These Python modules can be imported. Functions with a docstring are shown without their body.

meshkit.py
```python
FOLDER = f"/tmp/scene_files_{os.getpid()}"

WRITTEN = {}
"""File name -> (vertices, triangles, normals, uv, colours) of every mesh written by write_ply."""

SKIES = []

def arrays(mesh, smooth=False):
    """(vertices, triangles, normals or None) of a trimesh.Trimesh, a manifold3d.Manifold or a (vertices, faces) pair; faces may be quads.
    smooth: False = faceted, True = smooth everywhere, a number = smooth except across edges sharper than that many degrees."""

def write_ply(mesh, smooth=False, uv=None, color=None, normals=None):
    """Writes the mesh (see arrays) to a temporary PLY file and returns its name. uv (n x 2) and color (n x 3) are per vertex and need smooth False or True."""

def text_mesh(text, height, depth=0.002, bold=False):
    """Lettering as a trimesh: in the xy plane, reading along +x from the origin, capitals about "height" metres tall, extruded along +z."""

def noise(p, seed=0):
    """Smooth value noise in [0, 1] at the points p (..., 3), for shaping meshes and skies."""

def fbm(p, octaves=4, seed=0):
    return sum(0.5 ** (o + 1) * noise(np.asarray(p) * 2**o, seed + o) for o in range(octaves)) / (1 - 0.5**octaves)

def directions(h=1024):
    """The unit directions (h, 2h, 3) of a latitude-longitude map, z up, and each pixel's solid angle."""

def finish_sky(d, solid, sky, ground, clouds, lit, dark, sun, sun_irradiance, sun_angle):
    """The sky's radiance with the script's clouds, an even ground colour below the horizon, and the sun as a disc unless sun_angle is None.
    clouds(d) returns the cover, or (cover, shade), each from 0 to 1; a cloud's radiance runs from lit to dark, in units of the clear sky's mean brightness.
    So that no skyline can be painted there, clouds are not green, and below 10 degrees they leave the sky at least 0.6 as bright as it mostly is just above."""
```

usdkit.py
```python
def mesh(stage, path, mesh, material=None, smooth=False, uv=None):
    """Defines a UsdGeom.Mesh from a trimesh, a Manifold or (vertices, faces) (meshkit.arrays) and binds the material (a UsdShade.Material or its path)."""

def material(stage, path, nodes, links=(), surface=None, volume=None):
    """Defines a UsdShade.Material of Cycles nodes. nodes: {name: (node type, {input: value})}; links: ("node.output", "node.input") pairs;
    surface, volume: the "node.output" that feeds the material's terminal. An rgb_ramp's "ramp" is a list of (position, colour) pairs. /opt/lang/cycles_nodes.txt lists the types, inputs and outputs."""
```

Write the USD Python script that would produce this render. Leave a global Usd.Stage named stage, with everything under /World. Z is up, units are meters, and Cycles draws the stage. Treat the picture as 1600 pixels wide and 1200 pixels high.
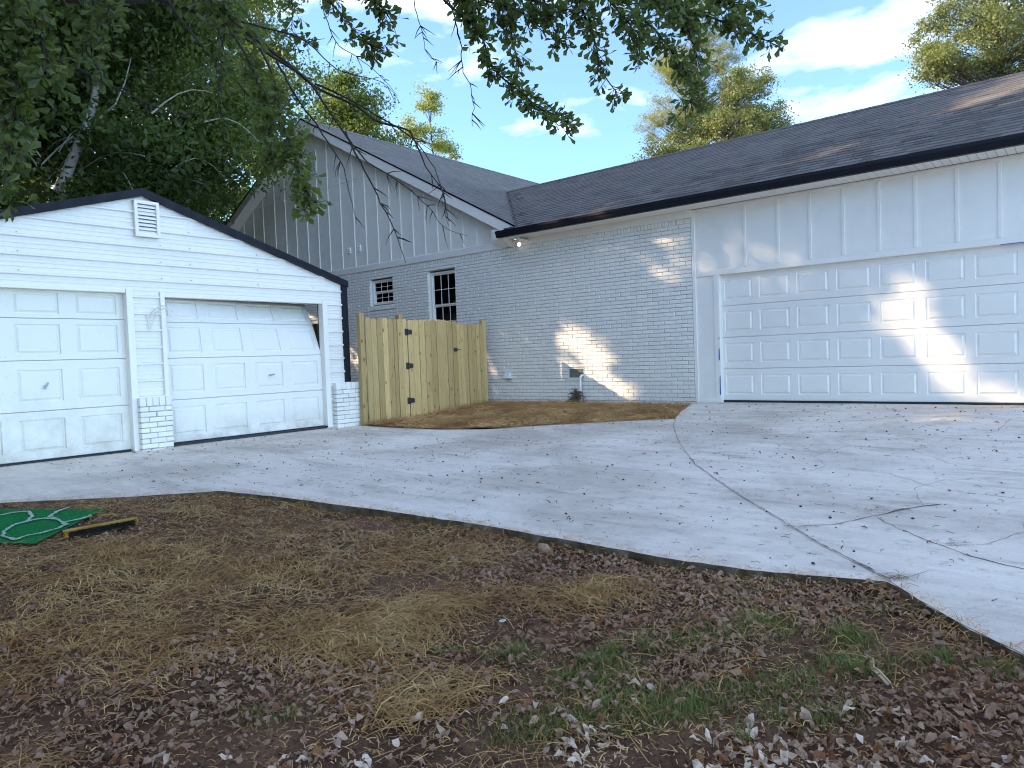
import math, random
import numpy as np, trimesh, usdkit, meshkit
import shapely
from shapely.geometry import Polygon, LineString, Point
from scipy.spatial import Delaunay
from pxr import Usd, UsdGeom, UsdLux, UsdShade, Gf, Sdf

rng = np.random.default_rng(7)
random.seed(7)
stage = Usd.Stage.CreateInMemory()
UsdGeom.SetStageUpAxis(stage, 'Z')
UsdGeom.SetStageMetersPerUnit(stage, 1.0)
UsdGeom.Xform.Define(stage, '/World')
UsdGeom.Scope.Define(stage, '/World/Looks')

# ------------------------------------------------------------------ camera, sky, sun, exposure
EXPOSURE = 2.42
SKY = 0.13
SUN_ELEV = math.radians(23)
SUN_XY = (-0.82, -0.57)
SUN_INT = 0.56
CAM = np.array([5.322, -11.344, .872])
YAW, PITCH, ROLL = np.radians([39.54, -2.087, 2.11])
fw = np.array([-np.sin(YAW)*np.cos(PITCH), np.cos(YAW)*np.cos(PITCH), np.sin(PITCH)])
rt = np.array([np.cos(YAW), np.sin(YAW), 0])
dn = np.cross(fw, rt)
c_, s_ = np.cos(ROLL), np.sin(ROLL)
R3 = np.stack([c_*rt + s_*dn, -s_*rt + c_*dn, fw])
cam = UsdGeom.Camera.Define(stage, '/World/camera')
M4 = np.eye(4)
M4[0, :3], M4[1, :3], M4[2, :3], M4[3, :3] = R3[0], -R3[1], -R3[2], CAM
cam.AddTransformOp().Set(Gf.Matrix4d(*M4.ravel().tolist()))
cam.CreateHorizontalApertureAttr(36.0)
cam.CreateVerticalApertureAttr(27.0)
cam.CreateFocalLengthAttr(36.0*1109/1600)
cam.CreateClippingRangeAttr(Gf.Vec2f(0.05, 2000))
cam.GetPrim().CreateAttribute('exposure', Sdf.ValueTypeNames.Float).Set(EXPOSURE)

hx = np.array(SUN_XY)/np.hypot(*SUN_XY)
SUN = np.array([hx[0]*math.cos(SUN_ELEV), hx[1]*math.cos(SUN_ELEV), math.sin(SUN_ELEV)])
usdkit.material(stage, '/World/Looks/sky', {
    'sky': ('sky_texture', dict(sky_type='single_scattering', sun_disc=False, sun_elevation=SUN_ELEV, sun_rotation=math.atan2(hx[0], hx[1]), altitude=300., air_density=0.75, aerosol_density=0.1, ozone_density=8.)),
    'tc': ('texture_coordinate', {}),
    'sep': ('separate_xyz', {}),
    'mp': ('mapping', dict(scale=(1.0, 1.0, 2.6), location=(7.7, 5.2, 2.3))),
    'n1': ('noise_texture', dict(scale=3.2, detail=9.0, roughness=.58, distortion=.25)),
    'r1': ('rgb_ramp', dict(ramp=[(0, (0, 0, 0)), (.50, (.0, .0, .0)), (.59, (.25, .25, .25)), (.70, (.75, .75, .75)), (.84, (1, 1, 1))])),
    'mask': ('map_range', dict(from_min=.05, from_max=.3, to_min=.25, to_max=1., clamp=True)),
    'mul': ('math', dict(math_type='multiply')),
    'veil': ('mix', dict(mix_type='mix', fac=.05, color2=(4.2, 3.95, 3.75))), 'mixc': ('mix', dict(mix_type='mix', color2=(5.6, 5.7, 5.9))), 'wb': ('mix', dict(mix_type='multiply', fac=1., color2=(1.0, .915, .755))),
    'bg': ('background_shader', dict(strength=SKY))},
    [('tc.generated', 'mp.vector'), ('mp.vector', 'n1.vector'), ('n1.fac', 'r1.fac'), ('tc.generated', 'sep.vector'), ('sep.z', 'mask.value'),
     ('r1.color', 'mul.value1'), ('mask.result', 'mul.value2'), ('mul.value', 'mixc.fac'), ('sky.color', 'veil.color1'), ('veil.color', 'mixc.color1'), ('mixc.color', 'wb.color1'), ('wb.color', 'bg.color')], surface='bg.background')
dome = UsdLux.DomeLight.Define(stage, '/World/sky')
UsdShade.MaterialBindingAPI.Apply(dome.GetPrim()).Bind(UsdShade.Material.Get(stage, '/World/Looks/sky'))
dome.GetPrim().SetCustomDataByKey('kind', 'structure')
sun = UsdLux.DistantLight.Define(stage, '/World/sun')
sun.CreateIntensityAttr(SUN_INT); sun.CreateAngleAttr(0.65); sun.CreateColorAttr(Gf.Vec3f(1.0, .78, .52))
sun.CreateNormalizeAttr(True)
zax = SUN
xax = np.cross([0, 0, 1.], zax); xax /= np.linalg.norm(xax); yax = np.cross(zax, xax)
L4 = np.eye(4); L4[0, :3], L4[1, :3], L4[2, :3] = xax, yax, zax
sun.AddTransformOp().Set(Gf.Matrix4d(*L4.ravel().tolist()))

# ------------------------------------------------------------------ helpers
_used = {}
def numbered(path):
    k = _used.get(path, 0); _used[path] = k + 1
    return path if k == 0 else f'{path}_{k:03d}'
def ppath(parent):
    return '/World' if parent is None else (parent if isinstance(parent, str) else str(parent.GetPath()))
def tag(o, label=None, cat=None, group=None, kind=None):
    p = o.GetPrim() if hasattr(o, 'GetPrim') else o
    for k, v in (('label', label), ('category', cat), ('group', group), ('kind', kind)):
        if v: p.SetCustomDataByKey(k, v)
    return p
def empty(name, label=None, cat=None, group=None, kind=None, parent=None):
    x = UsdGeom.Xform.Define(stage, numbered(f'{ppath(parent)}/{name}'))
    return tag(x, label, cat, group, kind)
MT = {}
def obj(name, mesh, m, parent=None, smooth=False, **kw):
    if isinstance(mesh, MB): mesh = mesh.get()
    if smooth is not False and isinstance(mesh, trimesh.Trimesh): mesh.remove_unreferenced_vertices()
    o = usdkit.mesh(stage, numbered(f'{ppath(parent)}/{name}'), mesh, MT[m], smooth=smooth)
    return tag(o, **kw)

class MB:
    def __init__(s): s.v, s.f, s.n = [], [], 0
    def add(s, v, f):
        v = np.asarray(v, float); f = np.asarray(f, int)
        if f.shape[1] == 4: f = np.vstack([f[:, [0, 1, 2]], f[:, [0, 2, 3]]])
        s.v.append(v); s.f.append(f + s.n); s.n += len(v); return s
    def addm(s, m): return s.add(m.vertices, m.faces)
    def box(s, x0, x1, y0, y1, z0, z1):
        v = [(x, y, z) for z in (z0, z1) for x, y in ((x0, y0), (x1, y0), (x1, y1), (x0, y1))]
        return s.add(v, [(0, 3, 2, 1), (4, 5, 6, 7), (0, 1, 5, 4), (1, 2, 6, 5), (2, 3, 7, 6), (3, 0, 4, 7)])
    def cbox(s, x0, x1, y0, y1, z0, z1, b=.006):
        """box with all edges chamfered"""
        b = min(b, (x1-x0)*.4, (y1-y0)*.4, (z1-z0)*.4)
        pts = []
        for sx in (0, 1):
            for sy in (0, 1):
                for sz in (0, 1):
                    X, Y, Z = (x0, x1)[sx], (y0, y1)[sy], (z0, z1)[sz]
                    dx, dy, dz = (b, -b)[sx], (b, -b)[sy], (b, -b)[sz]
                    pts += [(X, Y+dy, Z+dz), (X+dx, Y, Z+dz), (X+dx, Y+dy, Z)]
        h = trimesh.convex.convex_hull(np.array(pts))
        return s.add(h.vertices, h.faces)
    def hull(s, pts):
        h = trimesh.convex.convex_hull(np.array(pts, float)); return s.add(h.vertices, h.faces)
    def prism(s, poly, axis, a, b):
        """poly in the two other axes (in order), extruded along axis from a to b"""
        p = Polygon(poly)
        m = trimesh.creation.extrude_polygon(p, b-a, engine='earcut')
        v = m.vertices.copy()
        out = np.empty_like(v)
        o = [i for i in range(3) if i != axis]
        out[:, o[0]], out[:, o[1]], out[:, axis] = v[:, 0], v[:, 1], v[:, 2]+a
        f = m.faces if axis != 1 else m.faces[:, ::-1]
        return s.add(out, f)
    def tube(s, pts, rad, sides=6):
        p = np.asarray(pts, float); n = len(p)
        r = np.broadcast_to(rad, (n,))
        t = np.gradient(p, axis=0); t /= np.linalg.norm(t, axis=1, keepdims=True)+1e-12
        ref = np.array([.31, .17, .93]) if abs(t[:, 2]).mean() < .8 else np.array([1, .1, .05])
        a = np.cross(t, ref); a /= np.linalg.norm(a, axis=1, keepdims=True)+1e-12
        b = np.cross(t, a); ang = np.arange(sides)*2*np.pi/sides
        v = p[:, None]+r[:, None, None]*(np.cos(ang)[None, :, None]*a[:, None]+np.sin(ang)[None, :, None]*b[:, None])
        v = v.reshape(-1, 3)
        i, j = np.meshgrid(np.arange(n-1), np.arange(sides), indexing='ij')
        q = np.stack([i*sides+j, i*sides+(j+1) % sides, (i+1)*sides+(j+1) % sides, (i+1)*sides+j], -1).reshape(-1, 4)
        s.add(v, q)
        if sides >= 3:
            k = np.arange(1, sides-1)
            s.add(v[:sides], np.stack([0*k, k+1, k], 1)); s.add(v[-sides:], np.stack([0*k, k, k+1], 1))
        return s
    def get(s): return trimesh.Trimesh(np.vstack(s.v), np.vstack(s.f), process=False)

def ss(a, b, x):
    t = np.clip((np.asarray(x, float)-a)/(b-a), 0, 1); return t*t*(3-2*t)
def grid_mesh(X, Y, Z, keep=None):
    n, m = X.shape
    v = np.stack([X, Y, Z], -1).reshape(-1, 3)
    i, j = np.meshgrid(np.arange(n-1), np.arange(m-1), indexing='ij')
    q = np.stack([i*m+j, i*m+j+1, (i+1)*m+j+1, (i+1)*m+j], -1).reshape(-1, 4)
    if keep is not None: q = q[keep(v[q].mean(1))]
    f = np.vstack([q[:, [0, 1, 2]], q[:, [0, 2, 3]]])
    nz = np.cross(v[f[0, 1]]-v[f[0, 0]], v[f[0, 2]]-v[f[0, 0]])[2]
    return trimesh.Trimesh(v, f if nz > 0 else f[:, ::-1], process=False)

# ------------------------------------------------------------------ materials
def mat(name, nodes, links, surface='p.BSDF'):
    MT[name] = usdkit.material(stage, '/World/Looks/'+name, nodes, links, surface=surface)
def varied(name, stops, scale=4., detail=6., rough=.5, fine=None, bump=0., bscale=60., island=.0, spec=.5, dist=.0, stretch=None, metallic=0.):
    """colour from noise in world space through a ramp, with optional per-piece tone and fine relief"""
    n = {'g': ('geometry', {}), 'mp': ('mapping', dict(scale=stretch or (1, 1, 1))), 'n': ('noise_texture', dict(scale=scale, detail=detail, roughness=.6, distortion=dist)),
         'r': ('rgb_ramp', dict(ramp=stops)), 'p': ('principled_bsdf', dict(roughness=rough, specular_ior_level=spec, metallic=metallic)),
         'hsv': ('hsv', {}), 'oi': ('object_info', {}), 'ad': ('math', dict(math_type='add')), 'fr': ('math', dict(math_type='fraction')),
         'mr': ('map_range', dict(from_min=0, from_max=1, to_min=1-island, to_max=1+island)),
         'rn': ('noise_texture', dict(scale=scale*2.3, detail=4.)), 'rr': ('map_range', dict(from_min=.3, from_max=.7, to_min=max(.05, rough-.12), to_max=min(1, rough+.12), clamp=True))}
    l = [('g.position', 'mp.vector'), ('mp.vector', 'n.vector'), ('n.fac', 'r.fac'), ('r.color', 'hsv.color'), ('g.random_per_island', 'ad.value1'), ('oi.random', 'ad.value2'),
         ('ad.value', 'fr.value1'), ('fr.value', 'mr.value'), ('mr.result', 'hsv.value'), ('hsv.color', 'p.base_color'), ('g.position', 'rn.vector'), ('rn.fac', 'rr.value'), ('rr.result', 'p.roughness')]
    if bump:
        n['bn'] = ('noise_texture', dict(scale=bscale, detail=5., roughness=.65)); n['b'] = ('bump', dict(strength=bump, distance=.01))
        l += [('mp.vector', 'bn.vector'), ('bn.fac', 'b.height'), ('b.normal', 'p.normal')]
    mat(name, n, l)
W1 = (.76, .755, .74)
varied('brick_paint', [(0, (.68, .635, .56)), (.4, (.82, .775, .70)), (1, (.86, .82, .75))], scale=3., rough=.55, bump=.35, bscale=45., island=.05)
varied('mortar', [(.25, (.22, .21, .20)), (.5, (.38, .365, .34)), (.75, (.60, .575, .54))], scale=5., rough=.9, bump=.3, bscale=80.)
varied('white_trim', [(0, (.78, .735, .66)), (.5, (.84, .795, .725)), (1, (.87, .83, .765))], scale=2.5, rough=.42, bump=.05, bscale=25.)
varied('white_siding', [(0, (.78, .735, .66)), (.5, (.84, .795, .725)), (1, (.87, .83, .765))], scale=1.6, rough=.30, bump=.06, bscale=3., island=.01)
varied('door_white', [(0, (.78, .735, .66)), (.5, (.84, .795, .725)), (1, (.87, .83, .765))], scale=1.3, rough=.36, bump=.035, bscale=90.)
varied('metal_white', [(0, (.74, .70, .63)), (.5, (.83, .785, .715)), (1, (.87, .825, .76))], scale=1.7, rough=.36, bump=.05, bscale=2.2, stretch=(1, .3, 1.6))
# old garage doors: dirtier towards the bottom
def dirty(name, base, dirt, z0, z1, amt):
    mat(name, {'g': ('geometry', {}), 's': ('separate_xyz', {}), 'm': ('map_range', dict(from_min=z0, from_max=z1, to_min=amt, to_max=.04, clamp=True)),
               'n': ('noise_texture', dict(scale=3.5, detail=8., roughness=.7)), 'nr': ('map_range', dict(from_min=.35, from_max=.7, to_min=0., to_max=1.6, clamp=False)),
               'mp': ('mapping', dict(scale=(1, 9, .8))), 'n2': ('noise_texture', dict(scale=2., detail=5.)), 'mu': ('math', dict(math_type='multiply', use_clamp=True)), 'mx': ('mix', dict(color1=base, color2=dirt)),
               'sp': ('voronoi_texture', dict(scale=16., randomness=1.)), 'sr': ('rgb_ramp', dict(ramp=[(0, (.25, .22, .18)), (.055, (.3, .27, .22)), (.08, (1, 1, 1)), (1, (1, 1, 1))])), 'mm': ('mix', dict(mix_type='multiply', fac=.8)),
               'av': ('math', dict(math_type='multiply')), 'bn': ('noise_texture', dict(scale=2.5, detail=2.)), 'b': ('bump', dict(strength=.12, distance=.02)),
               'p': ('principled_bsdf', dict(roughness=.42))},
        [('g.position', 's.vector'), ('s.z', 'm.value'), ('g.position', 'n.vector'), ('n.fac', 'nr.value'), ('m.result', 'mu.value1'), ('nr.result', 'mu.value2'), ('mu.value', 'mx.fac'),
         ('g.position', 'sp.vector'), ('sp.distance', 'sr.fac'), ('mx.color', 'mm.color1'), ('sr.color', 'mm.color2'), ('mm.color', 'p.base_color'), ('g.position', 'bn.vector'), ('bn.fac', 'b.height'), ('b.normal', 'p.normal')])
dirty('door_old', (.80, .765, .675), (.50, .44, .34), -.25, .75, .6)
dirty('door_newer', (.83, .79, .725), (.46, .40, .32), -.25, .22, .8)
varied('black_metal', [(0, (.004, .0045, .008)), (1, (.008, .009, .016))], scale=3., rough=.5, bump=.05, bscale=8., spec=.22)
varied('black_rubber', [(0, (.012, .012, .013)), (1, (.03, .03, .03))], scale=6., rough=.7)
varied('hinge_black', [(0, (.012, .012, .013)), (1, (.02, .02, .022))], scale=20., rough=.45)
varied('shingle', [(0, (.088, .080, .075)), (.5, (.142, .129, .120)), (1, (.21, .19, .176))], scale=2.2, detail=10., rough=.92, bump=.5, bscale=220., island=.28, spec=.2)
varied('roof_base', [(0, (.03, .03, .033)), (1, (.06, .06, .065))], scale=8., rough=.95, spec=.2)
varied('dark_room', [(0, (.02, .02, .02)), (1, (.05, .05, .05))], scale=2., rough=.9)
varied('tape_blue', [(0, (.02, .07, .35)), (1, (.03, .12, .5))], scale=20., rough=.6)
varied('gray_metal', [(0, (.30, .30, .29)), (1, (.5, .5, .48))], scale=15., rough=.4, metallic=.8)
varied('pvc', [(0, (.68, .68, .66)), (1, (.78, .78, .76))], scale=6., rough=.4)
varied('vent_dark', [(0, (.10, .10, .10)), (1, (.22, .22, .22))], scale=10., rough=.7)
varied('trash_dark', [(0, (.03, .025, .02)), (1, (.12, .09, .06))], scale=20., rough=.9, island=.4)
varied('bark_dark', [(0, (.018, .014, .012)), (.5, (.035, .028, .024)), (1, (.07, .058, .05))], scale=14., rough=.95, bump=.8, bscale=30., stretch=(1, 1, .35), spec=.2)
varied('bark_pale', [(0, (.16, .14, .12)), (.5, (.33, .30, .26)), (1, (.46, .43, .38))], scale=6., rough=.9, bump=.6, bscale=22., stretch=(1, 1, 1.8), spec=.2)
varied('bark_brown', [(0, (.05, .04, .03)), (1, (.14, .11, .085))], scale=9., rough=.95, bump=.6, bscale=22., stretch=(1, 1, .3), spec=.2)
varied('straw', [(.3, (.36, .17, .052)), (.5, (.58, .33, .105)), (.7, (.78, .52, .215))], scale=3., rough=.6, island=.5, spec=.3)
varied('pine_straw', [(.3, (.20, .10, .04)), (.5, (.46, .275, .11)), (.7, (.66, .45, .21))], scale=1.7, rough=.75, island=.4, spec=.2)
varied('mulch_base', [(0, (.09, .055, .03)), (.5, (.22, .135, .065)), (1, (.36, .23, .11))], scale=14., detail=9., rough=.95, bump=1., bscale=70., spec=.1)
varied('acorn', [(0, (.02, .014, .01)), (1, (.09, .05, .03))], scale=40., rough=.6, island=.4)
varied('rock_tan', [(0, (.20, .12, .07)), (1, (.38, .26, .17))], scale=18., rough=.9, bump=.6, bscale=60.)
varied('crack_dark', [(0, (.05, .04, .03)), (.5, (.12, .10, .08)), (1, (.26, .22, .17))], scale=25., rough=1., spec=.1)
varied('crack_mid', [(0.36, (.09, .07, .05)), (.5, (.28, .25, .21)), (.62, (.58, .54, .48))], scale=22., rough=1., spec=.1)
varied('slab_side', [(.25, (.08, .054, .032)), (.5, (.22, .155, .095)), (.75, (.42, .33, .23))], scale=7., detail=9., rough=.95, bump=.9, bscale=50., spec=.15)
varied('broom_yellow', [(0, (.45, .24, .02)), (1, (.62, .36, .04))], scale=20., rough=.6, island=.15)
varied('broom_black', [(0, (.012, .011, .01)), (1, (.03, .028, .025))], scale=30., rough=.8, island=.3)
varied('mat_green', [(0, (.006, .12, .03)), (.5, (.010, .19, .05)), (1, (.022, .26, .075))], scale=30., detail=6., rough=.9, bump=.8, bscale=300., spec=.2)
varied('mat_white', [(.3, (.06, .22, .10)), (.5, (.32, .44, .36)), (.7, (.58, .64, .59))], scale=60., rough=.9, bump=.5, bscale=300.)
varied('husk', [(0, (.38, .29, .16)), (1, (.58, .47, .30))], scale=14., rough=.7)
varied('ply', [(0, (.34, .20, .09)), (1, (.5, .32, .16))], scale=4., rough=.7, stretch=(1, 1, .1))
varied("white_bit", [(0, (.5, .5, .47)), (1, (.7, .7, .67))], scale=10., rough=.6)
# treated pine boards: pale yellow green, grain and knots
mat('pine_board', {'g': ('geometry', {}), 'oi': ('object_info', {}), 'tc': ('texture_coordinate', {}), 'sh': ('vector_math', dict(vector_math_type='add')),
    'cx': ('combine_xyz', {}), 'k': ('math', dict(math_type='multiply', value2=37.)), 'av': ('vector_math', dict(math_type='add')),
    'mp': ('mapping', dict(scale=(1, 8, .45))), 'w': ('noise_texture', dict(scale=5., detail=7., roughness=.65, distortion=1.2)),
    'r': ('rgb_ramp', dict(ramp=[(0, (.27, .15, .055)), (.36, (.50, .325, .125)), (.55, (.61, .43, .19)), (1, (.69, .52, .26))])),
    'mk': ('mapping', dict(scale=(1, 8.0, 4.2))), 'v': ('voronoi_texture', dict(scale=1.0, randomness=1.)), 'kr': ('rgb_ramp', dict(ramp=[(0, (.22, .12, .06)), (.07, (.30, .18, .08)), (.13, (.85, .75, .6)), (.2, (1, 1, 1)), (1, (1, 1, 1))])),
    'mm': ('mix', dict(mix_type='multiply', fac=.95)), 'hsv': ('hsv', {}), 'mr': ('map_range', dict(from_min=0, from_max=1, to_min=.68, to_max=1.12)),
    'b': ('bump', dict(strength=.25, distance=.006)), 'p': ('principled_bsdf', dict(roughness=.72, specular_ior_level=.3))},
    [('oi.random', 'k.value1'), ('k.value', 'cx.x'), ('k.value', 'cx.y'), ('k.value', 'cx.z'), ('g.position', 'av.vector1'), ('cx.vector', 'av.vector2'),
     ('av.vector', 'mp.vector'), ('mp.vector', 'w.vector'), ('w.fac', 'r.fac'), ('av.vector', 'mk.vector'), ('mk.vector', 'v.vector'), ('v.distance', 'kr.fac'), ('r.color', 'mm.color1'), ('kr.color', 'mm.color2'),
     ('oi.random', 'mr.value'), ('mr.result', 'hsv.value'), ('mm.color', 'hsv.color'), ('hsv.color', 'p.base_color'), ('w.fac', 'b.height'), ('b.normal', 'p.normal')])
# painted, worn concrete
mat('concrete', {'g': ('geometry', {}), 'n1': ('noise_texture', dict(scale=.55, detail=9., roughness=.62, distortion=.4)), 'r1': ('rgb_ramp', dict(ramp=[(.2, (.45, .405, .35)), (.42, (.62, .555, .475)), (.54, (.78, .71, .62)), (.8, (.89, .825, .73))])),
    'mp': ('mapping', dict(rotation=(0, 0, .5), scale=(1., 4.5, 1))), 'n3': ('noise_texture', dict(scale=1.1, detail=9., roughness=.65, distortion=.3)), 'r3': ('rgb_ramp', dict(ramp=[(.3, (.70, .69, .68)), (.45, (.93, .93, .93)), (.58, (1.0, 1.0, 1.0)), (.70, (1.1, 1.1, 1.1))])),
    'n2': ('noise_texture', dict(scale=85., detail=6., roughness=.75)), 'r2': ('rgb_ramp', dict(ramp=[(.28, (.52, .51, .50)), (.42, (.93, .93, .93)), (.7, (1.05, 1.05, 1.05))])),
    'n4': ('noise_texture', dict(scale=9., detail=8., roughness=.8)), 'r4': ('rgb_ramp', dict(ramp=[(.34, (.62, .60, .58)), (.47, (1, 1, 1)), (1, (1, 1, 1))])),
    'm1': ('mix', dict(mix_type='multiply', fac=1.)), 'm2': ('mix', dict(mix_type='multiply', fac=.8)), 'm3': ('mix', dict(mix_type='multiply', fac=.7)),
    'b': ('bump', dict(strength=.55, distance=.006)), 'b2': ('bump', dict(strength=.35, distance=.02)), 'p': ('principled_bsdf', dict(roughness=.8, specular_ior_level=.3))},
    [('g.position', 'n1.vector'), ('g.position', 'n2.vector'), ('g.position', 'mp.vector'), ('mp.vector', 'n3.vector'), ('g.position', 'n4.vector'), ('n1.fac', 'r1.fac'), ('n2.fac', 'r2.fac'), ('n3.fac', 'r3.fac'), ('n4.fac', 'r4.fac'),
     ('r1.color', 'm1.color1'), ('r3.color', 'm1.color2'), ('m1.color', 'm2.color1'), ('r2.color', 'm2.color2'), ('m2.color', 'm3.color1'), ('r4.color', 'm3.color2'), ('m3.color', 'p.base_color'),
     ('n4.fac', 'b2.height'), ('b2.normal', 'b.normal'), ('n2.fac', 'b.height'), ('b.normal', 'p.normal')])
mat('soil', {'g': ('geometry', {}), 'n1': ('noise_texture', dict(scale=1.6, detail=9., roughness=.65)), 'r1': ('rgb_ramp', dict(ramp=[(.25, (.062, .036, .022)), (.45, (.14, .08, .048)), (.6, (.215, .125, .072)), (.8, (.32, .185, .105))])),
    'n2': ('noise_texture', dict(scale=60., detail=8., roughness=.75)), 'r2': ('rgb_ramp', dict(ramp=[(.3, (.45, .43, .42)), (.55, (1, 1, 1)), (.75, (1.7, 1.6, 1.5))])), 'm1': ('mix', dict(mix_type='multiply', fac=1.)),
    'b': ('bump', dict(strength=1., distance=.012)), 'p': ('principled_bsdf', dict(roughness=.95, specular_ior_level=.15))},
    [('g.position', 'n1.vector'), ('g.position', 'n2.vector'), ('n1.fac', 'r1.fac'), ('n2.fac', 'r2.fac'), ('r1.color', 'm1.color1'), ('r2.color', 'm1.color2'), ('m1.color', 'p.base_color'), ('n2.fac', 'b.height'), ('b.normal', 'p.normal')])
def leafmat(name, stops, trans=.35, rough=.5, spec=.4, tint=(1.25, 1.3, .7)):
    mat(name, {'g': ('geometry', {}), 'oi': ('object_info', {}), 'ad': ('math', dict(math_type='add')), 'fr': ('math', dict(math_type='fraction')), 'n': ('noise_texture', dict(scale=.9, detail=3.)),
               'mx': ('mix_float', dict(fac=.45)), 'r': ('rgb_ramp', dict(ramp=stops)), 'p': ('principled_bsdf', dict(roughness=rough, specular_ior_level=spec)), 't': ('translucent_bsdf', {}),
               'tm': ('mix', dict(mix_type='multiply', fac=1., color2=tint)), 'mc': ('mix_closure', dict(fac=trans))},
        [('g.random_per_island', 'ad.value1'), ('oi.random', 'ad.value2'), ('ad.value', 'fr.value1'), ('g.position', 'n.vector'), ('fr.value', 'mx.a'), ('n.fac', 'mx.b'), ('mx.result', 'r.fac'), ('r.color', 'p.base_color'), ('r.color', 'tm.color1'),
         ('tm.color', 't.color'), ('p.BSDF', 'mc.closure1'), ('t.BSDF', 'mc.closure2')], surface='mc.closure')
leafmat('oak_leaf', [(0, (.032, .05, .016)), (.5, (.075, .105, .028)), (.85, (.13, .165, .044)), (1, (.20, .21, .055))], trans=.42, rough=.42)
leafmat('wood_leaf', [(0, (.04, .065, .018)), (.5, (.10, .145, .038)), (.8, (.17, .21, .05)), (1, (.28, .27, .07))], trans=.45)
leafmat('dark_leaf', [(0, (.02, .036, .012)), (.6, (.06, .09, .025)), (1, (.13, .16, .045))], trans=.4)
leafmat('lime_leaf', [(0, (.10, .15, .045)), (.5, (.24, .29, .08)), (.8, (.40, .41, .12)), (1, (.55, .48, .15))], trans=.35)
leafmat('pine_leaf', [(0, (.07, .10, .035)), (.45, (.17, .20, .065)), (.75, (.29, .30, .10)), (1, (.42, .38, .14))], trans=.22)
leafmat('autumn_leaf', [(0, (.08, .11, .04)), (.4, (.20, .22, .07)), (.75, (.34, .31, .10)), (1, (.46, .28, .14))], trans=.25)
leafmat('dead_leaf', [(0, (.10, .045, .024)), (.2, (.22, .12, .07)), (.42, (.41, .27, .175)), (.6, (.60, .46, .34)), (.85, (.70, .58, .46)), (1, (.72, .61, .50))], trans=.12, rough=.6, spec=.3, tint=(1.1, .9, .7))
leafmat('rust_leaf', [(0, (.10, .035, .015)), (.5, (.22, .085, .035)), (1, (.34, .19, .05))], trans=.15, rough=.6, tint=(1.1, .9, .7))
leafmat('grass_blade', [(0, (.065, .08, .022)), (.5, (.15, .175, .045)), (.8, (.26, .25, .075)), (1, (.44, .35, .16))], trans=.3, rough=.5)
mat('glass', {'t': ('transparent_bsdf', dict(color=(.82, .86, .86))), 'g': ('glossy_bsdf', dict(roughness=.02, color=(.9, .9, .9))), 'f': ('fresnel', dict(IOR=1.5)), 'm': ('mix_closure', {})},
    [('f.fac', 'm.fac'), ('t.BSDF', 'm.closure1'), ('g.BSDF', 'm.closure2')], surface='m.closure')
mat('bulb', {'p': ('principled_bsdf', dict(base_color=(.85, .84, .8), roughness=.25, emission_color=(1, .96, .9), emission_strength=.35))}, [])

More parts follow.
